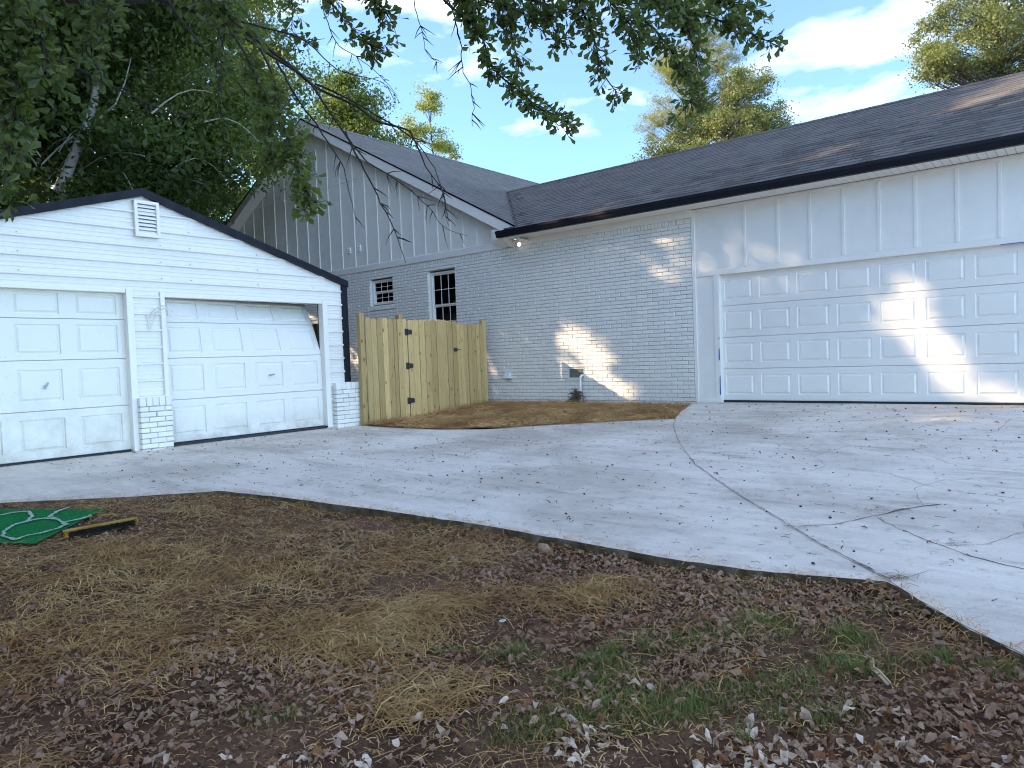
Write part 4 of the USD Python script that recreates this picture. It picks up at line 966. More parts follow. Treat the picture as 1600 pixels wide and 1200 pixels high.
# dead leaves: curled ellipse templates
def dead_tpl(k):
    r_ = np.random.default_rng(100+k); t = np.linspace(0, 1, 6); w = np.sin(np.pi*np.clip(t*.94+.03, 0, 1))**(.6+.5*r_.random())*r_.uniform(.16, .27)
    cz = r_.uniform(-.4, .9); cw = r_.uniform(-.3, .9); tw = r_.normal(0, .9)
    V = []
    for a, b in zip(t, w):
        zc = cz*4*a*(1-a)*.35+.10*math.sin(9*a+k)
        for s in (-1, 0, 1):
            an = tw*(a-.5); V.append((a-.5, s*b*math.cos(an), zc+abs(s)*b*cw+s*b*math.sin(an)))
    F = []
    for i in range(5):
        for j in (0, 1):
            p = i*3+j; F += [(p, p+3, p+4), (p, p+4, p+1)]
    return np.array(V), np.array(F)
def lobed_tpl(k):
    """small oak leaf with lobes"""
    r_ = np.random.default_rng(200+k); a = np.linspace(0, 2*np.pi, 19)[:-1]
    rr = .42*(.62+.38*np.cos(5*a+.3)**2)*(1-.25*np.cos(a)); z = .16*rr*np.cos(2*a+r_.uniform(0, 6))+r_.uniform(0, .12)*np.abs(np.sin(a))
    V = np.vstack([[0, 0, 0], np.column_stack([rr*np.cos(a)*1.25, rr*np.sin(a)*.8, z])]); i = np.arange(18)
    return V, np.column_stack([0*i, 1+i, 1+(i+1) % 18])
tpls = [dead_tpl(k) for k in range(14)]
def leaf_density(p):
    r_ = (p-CAM[:2]) @ rt[:2]; f_ = (p-CAM[:2]) @ fw[:2]
    nz_ = meshkit.fbm(np.column_stack([p*2.2, 0*p[:, 0]]), 3, 17)
    return np.clip(.30+.25*ss(-1.5, .8, r_)+.30*ss(3.2, 2.1, f_)-.25*ss(3.4, 5.5, f_)*ss(.5, -1, r_), .07, 1)*ss(.33, .62, nz_)*1.25
q = np.column_stack([rng.uniform(-3.4, 6.0, 26000), rng.uniform(-11.2, -7.2, 26000)]); q = q[in_yard(q)]
q = q[rng.random(len(q)) < leaf_density(q)]
ex_ = []
for u, v, r, n in [(990, 890, 90, 150), (1150, 905, 120, 150), (1300, 940, 90, 110), (600, 1060, 120, 120), (380, 1110, 140, 120), (620, 830, 70, 60), (560, 880, 60, 60), (1500, 960, 70, 70), (100, 790, 90, 70), (520, 845, 60, 50)]:
    c = unproj(u, v); e = np.linalg.norm(unproj(u+r, v)-c); g_ = np.linalg.norm(unproj(u, v+r*.25)-c); ex_.append((c[0], c[1], e*.7, g_*.8, math.atan2(rt[1], rt[0]), n))
q = np.vstack([q, blobs(ex_)])
q = np.vstack([q, q+rng.normal(0, .07, q.shape)]); q = q[in_yard(q)]
n = len(q); kind = rng.integers(0, 14, n); rust = rng.random(n) < .07
size = np.where(rust, rng.uniform(.04, .075, n), rng.uniform(.028, .062, n)*rng.choice([.7, 1., 1.], n))
cc = np.column_stack([q, yard(*q.T)+rng.uniform(.010, .032, n)])
dd = unit(n); dd[:, 2] *= .5; up_ = unit(n)*.75+[0, 0, 1]
# a few leaves on the driveway too
qd = np.column_stack([rng.uniform(-4.5, 4.8, 900), rng.uniform(-8, -.3, 900)]); qd = qd[shapely.contains_xy(drive_poly.buffer(-.08), qd[:, 0], qd[:, 1])]
qd = qd[rng.random(len(qd)) < .13+.5*ss(-3.9, -4.5, qd[:, 0])+.3*ss(-1.4, -.5, qd[:, 1])]
order = np.argsort(np.linalg.norm(cc-CAM, axis=1)-size*22)
def emit_leaves(name, idx, parent, many):
    for mname, sel in (('dead_leaf', ~rust), ('rust_leaf', rust)):
        ii = idx[sel[idx]]
        if not len(ii): continue
        if not many:
            for i in ii:
                T = lobed_tpl(i) if rust[i] and i % 2 else tpls[kind[i]]
                v, m_, _ = place(T, cc[i:i+1], dd[i:i+1], up_[i:i+1], size[i:i+1]); obj(name, m_, mname, parent)
        else:
            mb = MB()
            for k in range(14):
                jj = ii[kind[ii] == k]
                if len(jj): mb.addm(place(tpls[k], cc[jj], dd[jj], up_[jj], size[jj])[1])
            obj('leaf_litter' if mname == 'dead_leaf' else 'rust_leaf_litter', mb, mname, parent, kind='stuff')
infr = lambda p: (np.abs((p-CAM) @ R3[0]) < .74*((p-CAM) @ R3[2])) & (np.abs((p-CAM) @ R3[1]) < .56*((p-CAM) @ R3[2]))
vis = infr(cc)[order]
big = order[vis][:300]
emit_leaves('fallen_leaf', big, ground, False)
emit_leaves('fallen_leaf', np.setdiff1d(order, big), ground, True)
n = len(qd); v, m_, _ = place(tpls[3], np.column_stack([qd, D(*qd.T)+.014]), unit(n)*[1, 1, .2], unit(n)*.4+[0, 0, 1], rng.uniform(.025, .06, n))
obj('leaf_litter', m_, 'rust_leaf', drive, kind='stuff')
qf = np.column_stack([rng.uniform(-3.4, 6.0, 30000), rng.uniform(-11.2, -7.2, 30000)]); qf = qf[in_yard(qf)]; qf = qf[rng.random(len(qf)) < .28+.5*leaf_density(qf)]; n = len(qf)
dq = unit(n); dq[:, 2] *= .3
obj('leaf_crumbs', place(tpls[5], np.column_stack([qf, yard(*qf.T)+rng.uniform(.005, .016, n)]), dq, unit(n)*.5+[0, 0, 1], rng.uniform(.008, .024, n))[1], 'dead_leaf', ground, kind='stuff')
qc = np.column_stack([rng.uniform(-2.5, 5.6, 16000), rng.uniform(-10.8, -7.2, 16000)]); qc = qc[in_yard(qc)]; n = len(qc)
octa = trimesh.creation.icosphere(0, 1.); rad = rng.exponential(.0035, n)+.002
vv_ = octa.vertices[None]*rad[:, None, None]*rng.uniform(.6, 1.4, (n, 1, 3))+np.column_stack([qc, yard(*qc.T)+rad*.3+.006])[:, None]
obj('clods', trimesh.Trimesh(vv_.reshape(-1, 3), (octa.faces[None]+(np.arange(n)*12)[:, None, None]).reshape(-1, 3), process=False), 'soil', ground, kind='stuff')
qs = np.column_stack([rng.uniform(-3, 5.8, 26000), rng.uniform(-10.9, -7.2, 26000)]); qs = qs[in_yard(qs)]; n = len(qs)
obj('straw_bits', blades(np.column_stack([qs, yard(*qs.T)+.008+rng.exponential(.006, n)]), rng.uniform(0, 6.28, n), rng.uniform(.015, .06, n), rng.uniform(.0015, .0035, n), rng.uniform(0, .006, n), rng.normal(0, .5, n), 2), 'pine_straw', ground, kind='stuff')
qe = np.array([EDGE.interpolate(t).coords[0] for t in rng.uniform(0, EDGE.length, 1500)]); qe = qe+rng.normal(0, .035, qe.shape)-[0, .02]; n = len(qe)
zz_ = np.where(in_yard(qe), yard(*qe.T)+.012, D(*qe.T)+.006)
obj('straw_bits', blades(np.column_stack([qe, zz_]), rng.uniform(0, 6.28, n), rng.uniform(.02, .10, n), rng.uniform(.0018, .0035, n), rng.uniform(0, .02, n), rng.normal(0, .6, n)), 'straw', ground, kind='stuff')
# acorns, twigs and crumbs on the concrete
qa = np.column_stack([rng.uniform(-4.5, 5.5, 2600), rng.uniform(-8.5, -.2, 2600)]); qa = qa[shapely.contains_xy(drive_poly.buffer(-.06), qa[:, 0], qa[:, 1])]
ac = MB(); ico = trimesh.creation.icosphere(1, 1.)
for i, p in enumerate(qa[:950]):
    s = rng.choice([.003, .0045, .0065, .009], p=[.45, .33, .16, .06]); ac.add(ico.vertices*[s*1.3, s, s*.8]+[p[0], p[1], float(D(*p))+s*.6+.004], ico.faces)
tw = MB()
for p in qa[950:1500]:
    a = rng.uniform(0, 6.28); l = rng.uniform(.015, .07); z = float(D(*p))+.009; tw.tube([(p[0], p[1], z), (p[0]+math.cos(a)*l/2, p[1]+math.sin(a)*l/2, z+.004), (p[0]+math.cos(a+.3)*l, p[1]+math.sin(a+.3)*l, z)], .0016, 3)
obj('acorn_litter', ac, 'acorn', drive, kind='stuff'); obj('twig_litter', tw, 'acorn', drive, kind='stuff')
# straw wisps on the concrete
ws_ = []
for u, v, r, nn_ in [(800, 735, 35, 70), (740, 708, 25, 50), (1020, 692, 16, 30), (790, 697, 30, 40), (1370, 800, 25, 60), (1390, 905, 18, 70), (1240, 822, 12, 25), (1480, 850, 14, 30)]:
    c = unproj(u, v, 0); e = np.linalg.norm(unproj(u+r, v, 0)-c); g_ = np.linalg.norm(unproj(u, v+3, 0)-c); t = rng.normal(size=(nn_, 2)); a = math.atan2(rt[1], rt[0])
    ws_.append(c+np.column_stack([math.cos(a)*t[:, 0]*e-math.sin(a)*t[:, 1]*g_, math.sin(a)*t[:, 0]*e+math.cos(a)*t[:, 1]*g_]))
c = np.array([resample([(GXF+.10, -9.8), (GXF+.10, -4.1)], .012)]).reshape(-1, 2); ws_.append(c+rng.normal(0, .035, c.shape)+[.04, 0])
ws_ = np.vstack(ws_); ws_ = ws_[shapely.contains_xy(drive_poly, ws_[:, 0], ws_[:, 1])]; n = len(ws_)
obj('straw_litter', blades(np.column_stack([ws_, D(*ws_.T)+.009+rng.exponential(.003, n)]), rng.normal(math.atan2(rt[1], rt[0]), .8, n), rng.uniform(.02, .10, n), rng.uniform(.0015, .003, n), rng.uniform(0, .01, n), rng.normal(0, .6, n)), 'mulch_base', drive, kind='stuff')
# grass
gspec = []
for u, v, r, nn_ in [(950, 1040, 60, 600), (920, 1070, 70, 600), (1080, 1010, 90, 650), (1200, 990, 90, 450), (1330, 1010, 40, 260), (1470, 1050, 40, 260), (1340, 1050, 70, 360), (1060, 1110, 110, 800), (960, 1120, 110, 700), (1210, 1080, 90, 420), (1500, 970, 60, 300), (1580, 1070, 50, 260), (1270, 1130, 90, 350),
                   (420, 1120, 60, 160), (690, 1020, 40, 90), (800, 1030, 50, 200), (1560, 1000, 40, 160), (1160, 940, 60, 160), (1120, 895, 160, 200), (760, 835, 90, 70), (390, 772, 60, 60), (1380, 960, 60, 200), (850, 1150, 100, 450), (700, 820, 60, 40)]:
    c = unproj(u, v); e = np.linalg.norm(unproj(u+r, v)-c); g_ = np.linalg.norm(unproj(u, v+r*.3)-c); gspec.append((c[0], c[1], e*.55, g_*.55, math.atan2(rt[1], rt[0]), int(nn_*2.0)))
gp_ = blobs(gspec)
tuft = []
for u, v, nn_ in [(960, 1025, 90), (940, 1045, 90), (1320, 1003, 55), (1470, 1050, 50), (1085, 1110, 40), (945, 1110, 40), (810, 1030, 40), (1180, 985, 40), (1340, 1060, 60), (1010, 1020, 40), (1290, 905, 25), (1495, 975, 35), (1500, 1000, 35), (745, 835, 15), (630, 1085, 20), (1165, 1170, 30)]:
    c = unproj(u, v); tuft.append(c+rng.normal(0, .022, (nn_, 2)))
tuft = np.vstack(tuft); gp_ = np.vstack([gp_, tuft]); n = len(gp_)
z = yard(*gp_.T); h = rng.uniform(.018, .062, n); h[-len(tuft):] = rng.uniform(.05, .11, len(tuft))
a = rng.uniform(0, 6.28, n); lean = rng.uniform(.2, 1.1, n)
t = np.linspace(0, 1, 4)
cx = gp_[:, 0, None]+np.cos(a)[:, None]*(lean*h)[:, None]*t**1.6; cy = gp_[:, 1, None]+np.sin(a)[:, None]*(lean*h)[:, None]*t**1.6; cz = z[:, None]-.005+h[:, None]*(t-.35*lean[:, None]*t**3)
w = np.where(h > .055, .0022, .0016)[:, None]*np.array([1, .9, .65, .05])
a2 = a+1.57+rng.normal(0, .4, n)
sx, sy = np.cos(a2)[:, None]*w, np.sin(a2)[:, None]*w
v = np.stack([np.stack([cx-sx, cy-sy, cz], -1), np.stack([cx+sx, cy+sy, cz], -1)], 2).reshape(n, 8, 3)
i = np.arange(3)*2; f = np.vstack([np.stack([i, i+1, i+3], 1), np.stack([i, i+3, i+2], 1)])
obj('grass', trimesh.Trimesh(v.reshape(-1, 3), (f[None]+(np.arange(n)*8)[:, None, None]).reshape(-1, 3), process=False), 'grass_blade', label='thin green grass growing in patches among the fallen leaves', cat='grass', kind='stuff')

# ------------------------------------------------------------------ trees
def at(u, d):
    w = np.array([(u-800)/1109, (560-600)/1109, 1.]) @ R3; w = w[:2]/np.linalg.norm(w[:2]); return CAM[:2]+w*d
# gaps in the crowns through which the low sun reaches the house
beams = [(-2.05, 0, .95, .60), (-2.45, 0, 1.12, .42), (-1.75, 0, .7, .5), (-1.5, 0, .4, .42), (-2.5, 0, .6, .3), (-1.2, 0, .2, .3), (-3.85, 0, 2.72, .12), (-2.57, 0, 2.58, .14),
         (3.0, .1, 1.5, .34), (3.25, .1, 1.35, .45), (3.5, .1, 1.1, .52), (3.6, .1, .8, .42), (3.4, .1, 1.6, .3), (3.85, .1, .42, .36), (4.2, .1, .2, .4), (4.5, .1, .1, .35), (2.7, .1, 2.05, .12),
         (1.7, .47, 3.86, .30), (2.1, .65, 3.95, .38), (2.5, .75, 3.98, .3), (3.53, 1.8, 4.5, .35), (3.95, 2.0, 4.6, .45), (4.3, 2.5, 4.82, .5), (4.1, 1.0, 4.1, .18), (4.6, 1.5, 4.35, .2),
         (1.6, -3.54, -.2, .09), (1.8, -3.45, -.2, .10), (2.0, -3.35, -.2, .08),
         (-13.0, 0, 5.6, .10), (-11.4, 0, 5.75, .08), (-10.6, 0, 4.5, .07), (-8.7, 0, 3.9, .06), (-8.35, 0, 3.7, .12), (-4.53, -1.3, 1.6, .13), (-4.53, -1.0, 1.6, .12)]
beams += [(x, -2.0+.42*(x-.6)*.9/1, -.05, .10) for x in np.arange(.8, 3.2, .16)]
BO = np.array([b[:3] for b in beams]); BR = np.array([b[3] for b in beams])
def open_gaps(c, r=None):
    keep = np.ones(len(c), bool); jit = rng.uniform(.5, 1.5, len(c)) if r is None else np.full(len(c), 1.6)
    for o, rr in zip(BO, BR):
        d = c-o; t = d @ SUN; dist = np.linalg.norm(d-t[:, None]*SUN, axis=1)
        keep &= ~((t > 0) & (dist < rr*jit))
    return keep
def atd(u, d):
    return (CAM+(np.array([(u-800)/1109, 0, 1.]) @ R3)*d)[:2]
def tree(name, base, h, lobes, leafm, barkm, n, size, tr=.18, trunk_pts=None, tpl=DIA_T, clump=.55, label='', cat='tree', group=None, fill=.9, droop=.3, limbs=True, seed=0):
    """trunk, limbs to every leaf clump, and leaves in the clumps. lobes: (dx, dy, z, rx, rz, weight)"""
    o = empty(name, label, cat, group)
    z0 = float(D(*base))-.3 if base[1] < 0 else -.45
    tp = np.array(trunk_pts) if trunk_pts is not None else np.array([[base[0]+.25*math.sin(t*3+seed)*t, base[1]+.25*math.cos(t*2+seed)*t, z0+(h*(.6 if name == 'grove_tree' else .86)-z0)*t] for t in np.linspace(0, 1, 9)])
    m = MB().tube(tp, tr*(1-.85*np.linspace(0, 1, len(tp))**1.1)+.012, 9)
    obj('trunk', m, barkm, o, smooth=60)
    cl = []
    for dx, dy, z, rx, rz, wt in lobes:
        k = max(3, int(wt)); d = unit(k)*(rng.random((k, 1))**.4)
        cl.append(np.array([base[0]+dx, base[1]+dy, z])+d*[rx, rx, rz])
    cl = np.vstack(cl)
    lm = MB()
    if limbs:
        for c in cl[open_gaps(cl, 1)]:
            zt_ = np.clip(c[2]-.45*np.linalg.norm(c[:2]-base)-.3, tp[1, 2], tp[-1, 2]); s = np.array([np.interp(zt_, tp[:, 2], tp[:, a_]) for a_ in (0, 1)]+[zt_])
            mid = (s+c)/2+unit(1)[0]*.25+[0, 0, .12]; r0 = .008+.006*np.linalg.norm(c-s)
            lm.tube([s, s*.6+mid*.4, mid, c], [r0, r0*.8, r0*.55, .006], 5)
        obj('limbs', lm, barkm, o, smooth=60)
    per = n//len(cl); ii = np.repeat(np.arange(len(cl)), per)
    sc_ = rng.uniform(.6, 1.25, len(cl))[ii]*clump
    p = cl[ii]+rng.normal(size=(len(ii), 3))*np.column_stack([sc_, sc_, sc_*.62])*fill
    p = p[open_gaps(p)]; d = unit(len(p)); d[:, 2] -= droop; nn_ = unit(len(p))*.8+[0, 0, .7]
    _, lmesh, _ = place(tpl, p, d, nn_, rng.uniform(.65, 1.3, len(p))*size)
    obj('crown', lmesh, leafm, o, kind='stuff')
    return o
# woods behind the detached garage
W_ = 'trees standing behind the detached garage'
def wood(u, d, h, r, z0, nl, m, bark, label, size=.17, seed=0, name='broadleaf_tree', tr=.18):
    b = at(u, d); n_l = 9; lobes = []
    for k in range(n_l):
        a = k*2.4+seed; q = k/(n_l-1); rr = r*(.75*math.sin(math.pi*(.2+.75*q)))
        lobes.append((math.cos(a)*rr*.7, math.sin(a)*rr*.7, z0+(h-z0)*q, r*.55, (h-z0)/n_l*.9, 14))
    tree(name, b, h, lobes, m, bark, nl, size, tr, label=label, group=W_, seed=seed, clump=.5)
wood(-40, 19, 14, 3.2, 2.6, 34000, 'dark_leaf', 'bark_brown', 'dark leafy tree at the left edge behind the detached garage', seed=1)
wood(150, 25, 16, 3.6, 2.8, 34000, 'dark_leaf', 'bark_brown', 'dense dark tree far behind the leaning pale trunk', seed=2)
wood(265, 18.6, 13.5, 2.6, 4.2, 24000, 'wood_leaf', 'bark_brown', 'mid green tree rising behind the peak of the detached garage', seed=3)
wood(330, 27, 16.5, 3.6, 3.2, 34000, 'wood_leaf', 'bark_brown', 'tall green tree far behind the detached garage roof', seed=4)
wood(30, 27, 17, 3.4, 3., 26000, 'dark_leaf', 'bark_brown', 'tall dark tree far back at the left edge', seed=5)
wood(225, 23.5, 13.5, 2.8, 3.6, 26000, 'wood_leaf', 'bark_brown', 'leafy tree close behind the right slope of the garage roof', seed=8)
wood(78, 20.5, 14, 3.0, 3.0, 34000, 'wood_leaf', 'bark_brown', 'broad green tree behind the left slope of the garage roof', seed=9)
wood(425, 31, 16.5, 3.0, 4., 30000, 'wood_leaf', 'bark_brown', 'green tree close left of the white house gable', seed=6)
# leaning pale trunk
def on(u, v, d):
    w = np.array([(u-800)/1109, (v-600)/1109, 1.]) @ R3; return CAM+w*d
tpw = [on(60, 420, 15.5), on(75, 345, 15.5), on(92, 300, 15.5), on(112, 252, 15.6), on(132, 208, 15.7), on(146, 165, 15.8), on(152, 120, 15.9), on(160, 60, 16), on(172, 0, 16), on(180, -60, 16)]
lob = [(*(on(u, v, d)[:2]-at(100, 15.8)), on(u, v, d)[2], .8, .5, 10) for u, v, d in ((60, 20, 16.3), (170, 30, 16.5), (240, 60, 16), (230, 170, 16), (300, 120, 16.2), (330, 210, 16.4), (260, 240, 16.3), (380, 250, 16.8), (120, -40, 16), (400, 170, 17))]
wt_ = tree('leaning_tree', at(100, 15.8), 9, lob, 'wood_leaf', 'bark_pale', 13000, .115, .135, trunk_pts=tpw, label='slender tree with pale leaning trunk behind the detached garage', group=W_, clump=.42, limbs=False)
obj('limb', MB().tube([on(144, 200, 15.7), on(160, 180, 15.6), on(180, 163, 15.4)], [.05, .035, .02], 7).tube([on(180, 163, 15.4), on(195, 130, 15.4), on(205, 90, 15.4)], [.02, .014, .008], 6), 'bark_pale', wt_, smooth=60)
tw_ = MB()
for i in range(46):
    u, v = rng.uniform(-10, 330), rng.uniform(120, 320); a = rng.uniform(-.6, .6)+(math.pi if rng.random() < .5 else 0); d = rng.uniform(15, 17); L_ = rng.uniform(40, 150)
    tw_.tube([on(u+math.cos(a)*L_*t, v+math.sin(a)*L_*t-22*math.sin(t*3), d+.4*t) for t in np.linspace(0, 1, 6)], np.linspace(.018, .004, 6), 4)
obj('twigs', tw_, 'bark_pale', wt_, kind='stuff')
# trees beyond the house
B_ = 'trees beyond the house'
b = atd(560, 36); tree('broadleaf_tree', b, 17, [(0, 0, 13.6, 1.6, 1.5, 18), (-1.5, -.8, 11.5, 1.6, 1.3, 18), (1.2, .8, 11.2, 1.6, 1.6, 22), (0, 0, 9, 2.2, 1.6, 24), (-2.6, -2, 9.6, 1.5, 1.5, 16)], 'wood_leaf', 'bark_brown', 52000, .17, .2, label='mid green tree rising behind the gable roof', group=B_, clump=.5)
b = atd(690, 38); tree('slender_tree', b, 15.6, [(0, 0, 14.6, .7, .9, 10), (-.6, -.4, 13, .9, .9, 12), (.5, .4, 12, 1.0, 1, 14), (-.4, -.3, 10.7, 1.3, .9, 14), (.8, .6, 9.8, 1.4, .9, 16), (-.7, -.5, 9., 1.4, .8, 16)], 'lime_leaf', 'bark_brown', 12000, .14, .11, label='slender airy yellow-green tree behind the roof valley', group=B_, clump=.28)
b = atd(1100, 34)
lob = [(rt[0]*a+fw[0]*((i_*7) % 5-2)*.5, rt[1]*a+fw[1]*((i_*7) % 5-2)*.5, z, rx*1.12, rz*1.25, w*2) for i_, (a, z, rx, rz, w) in enumerate(((-.2, 16.2, .7, .6, 10), (.5, 15.4, .9, .6, 12), (-.9, 15, .8, .5, 12), (1.2, 14.4, .9, .6, 12), (-.3, 13.9, 1.1, .6, 14), (-1.5, 13.5, .9, .5, 12), (1.9, 13.2, .8, .5, 12), (.6, 12.7, 1.3, .6, 16), (-1.2, 12.1, 1.2, .6, 14), (2.2, 12., .9, .5, 12), (-1.9, 11.2, .9, .5, 10), (.3, 11.4, 1.5, .6, 16)))]
tree('pine_tree', b, 17.5, lob, 'pine_leaf', 'bark_brown', 26000, .20, .17, tpl=PIN_T, label='tall golden pine with open branches behind the roof ridge', group=B_, clump=.22, droop=-.4)
b = atd(1140, 32)
lob = [(rt[0]*a+fw[0]*((i_*7) % 5-2)*.5, rt[1]*a+fw[1]*((i_*7) % 5-2)*.5, z, rx*1.12, rz*1.25, w*2) for i_, (a, z, rx, rz, w) in enumerate(((.3, 12.3, .8, .6, 14), (1.5, 12.6, .7, .6, 12), (-.6, 11.4, 1., .6, 16), (1.1, 11.3, 1.2, .7, 20), (2.1, 11.2, .7, .5, 12), (.2, 10.5, 1.5, .6, 20), (2.4, 10.4, .9, .5, 14), (-1.6, 10.3, .9, .5, 14), (-2.7, 9.8, .8, .4, 12), (.8, 9.6, 1.8, .5, 20), (-1.4, 9.3, 1.3, .5, 16), (-3.3, 9.2, .7, .4, 8)))]
tree('bushy_tree', b, 13, lob, 'pine_leaf', 'bark_brown', 34000, .10, .12, label='bushy olive tree in front of the golden pine', group=B_, clump=.22)
b = atd(1235, 35); tree('bare_tree', b, 11.9, [(0, 0, 11.2, .7, .4, 10), (-.5, -.4, 10.6, .8, .4, 12), (.6, .5, 10.4, .7, .4, 10)], 'autumn_leaf', 'bark_pale', 700, .1, .06, label='thin nearly bare treetop just above the roof ridge', group=B_, clump=.3)
b = atd(1562, 31)
lob = [(rt[0]*a+fw[0]*((i_*7) % 5-2)*.5, rt[1]*a+fw[1]*((i_*7) % 5-2)*.5, z-.45, rx*1.12, rz*1.25, w*2) for i_, (a, z, rx, rz, w) in enumerate(((-3.1, 12.9, .8, .6, 16), (-2.6, 13.6, .7, .5, 12), (-2.2, 14.9, .9, .8, 16), (-1.9, 13.0, 1.2, .7, 20), (-1.2, 16.2, 1.1, .8, 18), (-.8, 14.4, 1.3, .9, 22), (-.3, 12.8, 1.4, .7, 22), (.4, 15.6, 1.4, 1., 24), (.8, 13.7, 1.4, .9, 24), (1.8, 14.8, 1.4, 1.2, 24), (2.4, 13, 1.4, .8, 20), (1.4, 16.8, 1.4, .9, 20)))]
tree('autumn_tree', b, 18, lob, 'autumn_leaf', 'bark_brown', 38000, .12, .16, label='yellowing tree above the right end of the roof', group=B_, clump=.25)
# grove on the sunny side, left of the frame
for k, (x, y, h, r) in enumerate([(-9.5, -12.5, 12, 3.0), (-8.5, -16, 9.5, 3.0), (-6, -19.5, 7.5, 3.0), (-13.8, -10.6, 13.5, 3.2), (-12.5, -15.0, 13.8, 3.2), (-10.5, -20, 9, 3.2), (-2.5, -22.5, 6.5, 3.0), (-17.5, -13.4, 15, 3.4), (-19.5, -7.5, 13, 3.2)]):
    lobes = [(math.cos(j*2.4+k)*r*.45, math.sin(j*2.4+k)*r*.45, 1.6+(h-1.6)*j/9, r*.6, h/16, 10) for j in range(10)]
    tree('grove_tree', np.array([x, y]), h, lobes, 'dark_leaf', 'bark_brown', 13000, .40, .22, label='tree of the dense grove on the sunny side left of the yard', group='grove left of the yard', clump=.62, seed=k)

# ------------------------------------------------------------------ the overhanging oak
oak = empty('oak_tree', 'overhanging oak with dark bare twigs and drooping leafy sprays', 'tree')
ob = np.array([-1.9, -13.6])
tk = np.array([[ob[0], ob[1], -.8], [ob[0]+.02, ob[1], .2], [ob[0]+.1, ob[1]+.05, 1.8], [ob[0]+.25, ob[1]+.1, 3.4], [ob[0]+.2, ob[1]+.3, 5.2], [ob[0]+.4, ob[1]+.3, 7.5], [ob[0]+.3, ob[1]+.5, 10]])
obj('trunk', MB().tube(tk, [.46, .36, .31, .29, .24, .16, .05], 14), 'bark_dark', oak, smooth=60)
LB, TW = MB(), MB()
L1 = np.array([tk[3], on(-420, -60, 4.6), on(-150, -40, 4.9), on(60, -12, 5.2), on(130, -4, 5.3), on(220, -3, 5.5), on(330, -60, 5.7)])
LB.tube(L1, [.15, .12, .10, .060, .05, .042, .02], 9)
L2 = np.array([tk[4], on(-100, -500, 3.9), on(300, -420, 4.2), on(640, -330, 4.4), on(850, -250, 4.5), on(1040, -200, 4.6), on(1180, -150, 4.7)])
LB.tube(L2, [.15, .12, .10, .08, .06, .04, .02], 9)
L3 = np.array([tk[4], on(-300, -260, 5.0), on(0, -190, 5.3), on(180, -60, 5.5), on(250, 0, 5.6)])
LB.tube(L3, [.12, .09, .06, .04, .03], 9)
def spl(pts, n=24):
    p = np.array(pts, float); s = np.r_[0, np.cumsum(np.linalg.norm(np.diff(p, axis=0), axis=1))]
    from scipy.interpolate import PchipInterpolator
    t = np.linspace(0, s[-1], n); return np.column_stack([PchipInterpolator(s, p[:, k])(t) for k in range(p.shape[1])])
def bare(pts, d0, d1, r0, r1, n=26, twigs=10, tl=26):
    q = spl(pts, n); dd_ = np.linspace(d0, d1, n); wob = (meshkit.fbm(np.column_stack([np.arange(n)*.5, np.full(n, pts[0][0]), np.zeros(n)]), 3, 6)-.5)*9
    P_ = np.array([on(a+w_, b+w_*.4, c) for (a, b), c, w_ in zip(q, dd_, wob)])
    TW.tube(P_, np.linspace(r0*.72, r1*.8, n), 6)
    for k in range(twigs):
        i = rng.integers(n//3, n-1); dv_ = q[i]-q[i-1]; dv_ /= np.linalg.norm(dv_)+1e-9; a = rng.choice([-1, 1])*rng.uniform(.5, 1.1); c, s = math.cos(a), math.sin(a)
        e = np.array([dv_[0]*c-dv_[1]*s, dv_[0]*s+dv_[1]*c]); l = rng.uniform(.4, 1.2)*tl; kx = rng.normal(0, 5)
        TW.tube([P_[i], on(*(q[i]+e*l*.5+[kx*.3, 2]), dd_[i]+.02), on(*(q[i]+e*l+[kx, 6]), dd_[i]+.04)], [r1+.0022, r1+.0012, .0012], 4)
    return P_, q, dd_
bare([(250, 0), (310, 20), (390, 55), (450, 100), (500, 140), (555, 165), (590, 190), (640, 205), (660, 250), (690, 300), (700, 345)], 5.6, 5.2, .026, .003, 40, 16)
bare([(340, 30), (420, 85), (480, 125), (518, 180), (544, 219), (565, 254), (583, 293), (600, 327), (617, 366), (632, 410)], 5.5, 5.1, .020, .003, 36, 16)
bare([(540, 205), (565, 245), (617, 280), (660, 314), (700, 358), (730, 368)], 5.2, 5.1, .009, .002, 26, 14)
bare([(430, 95), (483, 180), (513, 223), (535, 262), (548, 306), (558, 351)], 5.4, 5.1, .012, .002, 26, 7, 20)
bare([(490, 130), (545, 155), (587, 180), (626, 202), (660, 232), (687, 280), (700, 353)], 5.4, 5.2, .012, .002, 26, 9, 20)
bare([(-40, 40), (0, 60), (50, 80), (125, 110), (175, 135), (240, 165), (295, 185)], 5.0, 5.3, .022, .004, 30, 12)
bare([(260, -5), (290, 40), (340, 100), (390, 150), (450, 220), (475, 290), (505, 335)], 5.4, 4.9, .014, .002, 30, 8, 20)
bare([(300, 10), (400, 40), (470, 60), (530, 110), (600, 130), (625, 160)], 5.6, 5.4, .014, .002, 26, 10)
bare([(330, 25), (350, 90), (345, 160), (352, 210), (345, 260)], 5.4, 5.3, .008, .002, 22, 6, 18)
bare([(690, -40), (700, 0), (718, 60), (721, 108), (736, 138), (739, 198)], 4.5, 4.6, .007, .002, 26, 14, 20)
bare([(636, -40), (646, 0), (658, 48), (667, 84), (690, 100)], 4.5, 4.6, .005, .0015, 18, 10, 18)
bare([(500, -30), (508, 20), (528, 70), (560, 90), (620, 150)], 5.3, 5.2, .006, .002, 22, 8, 18)
cent, dirs, szs = [], [], []
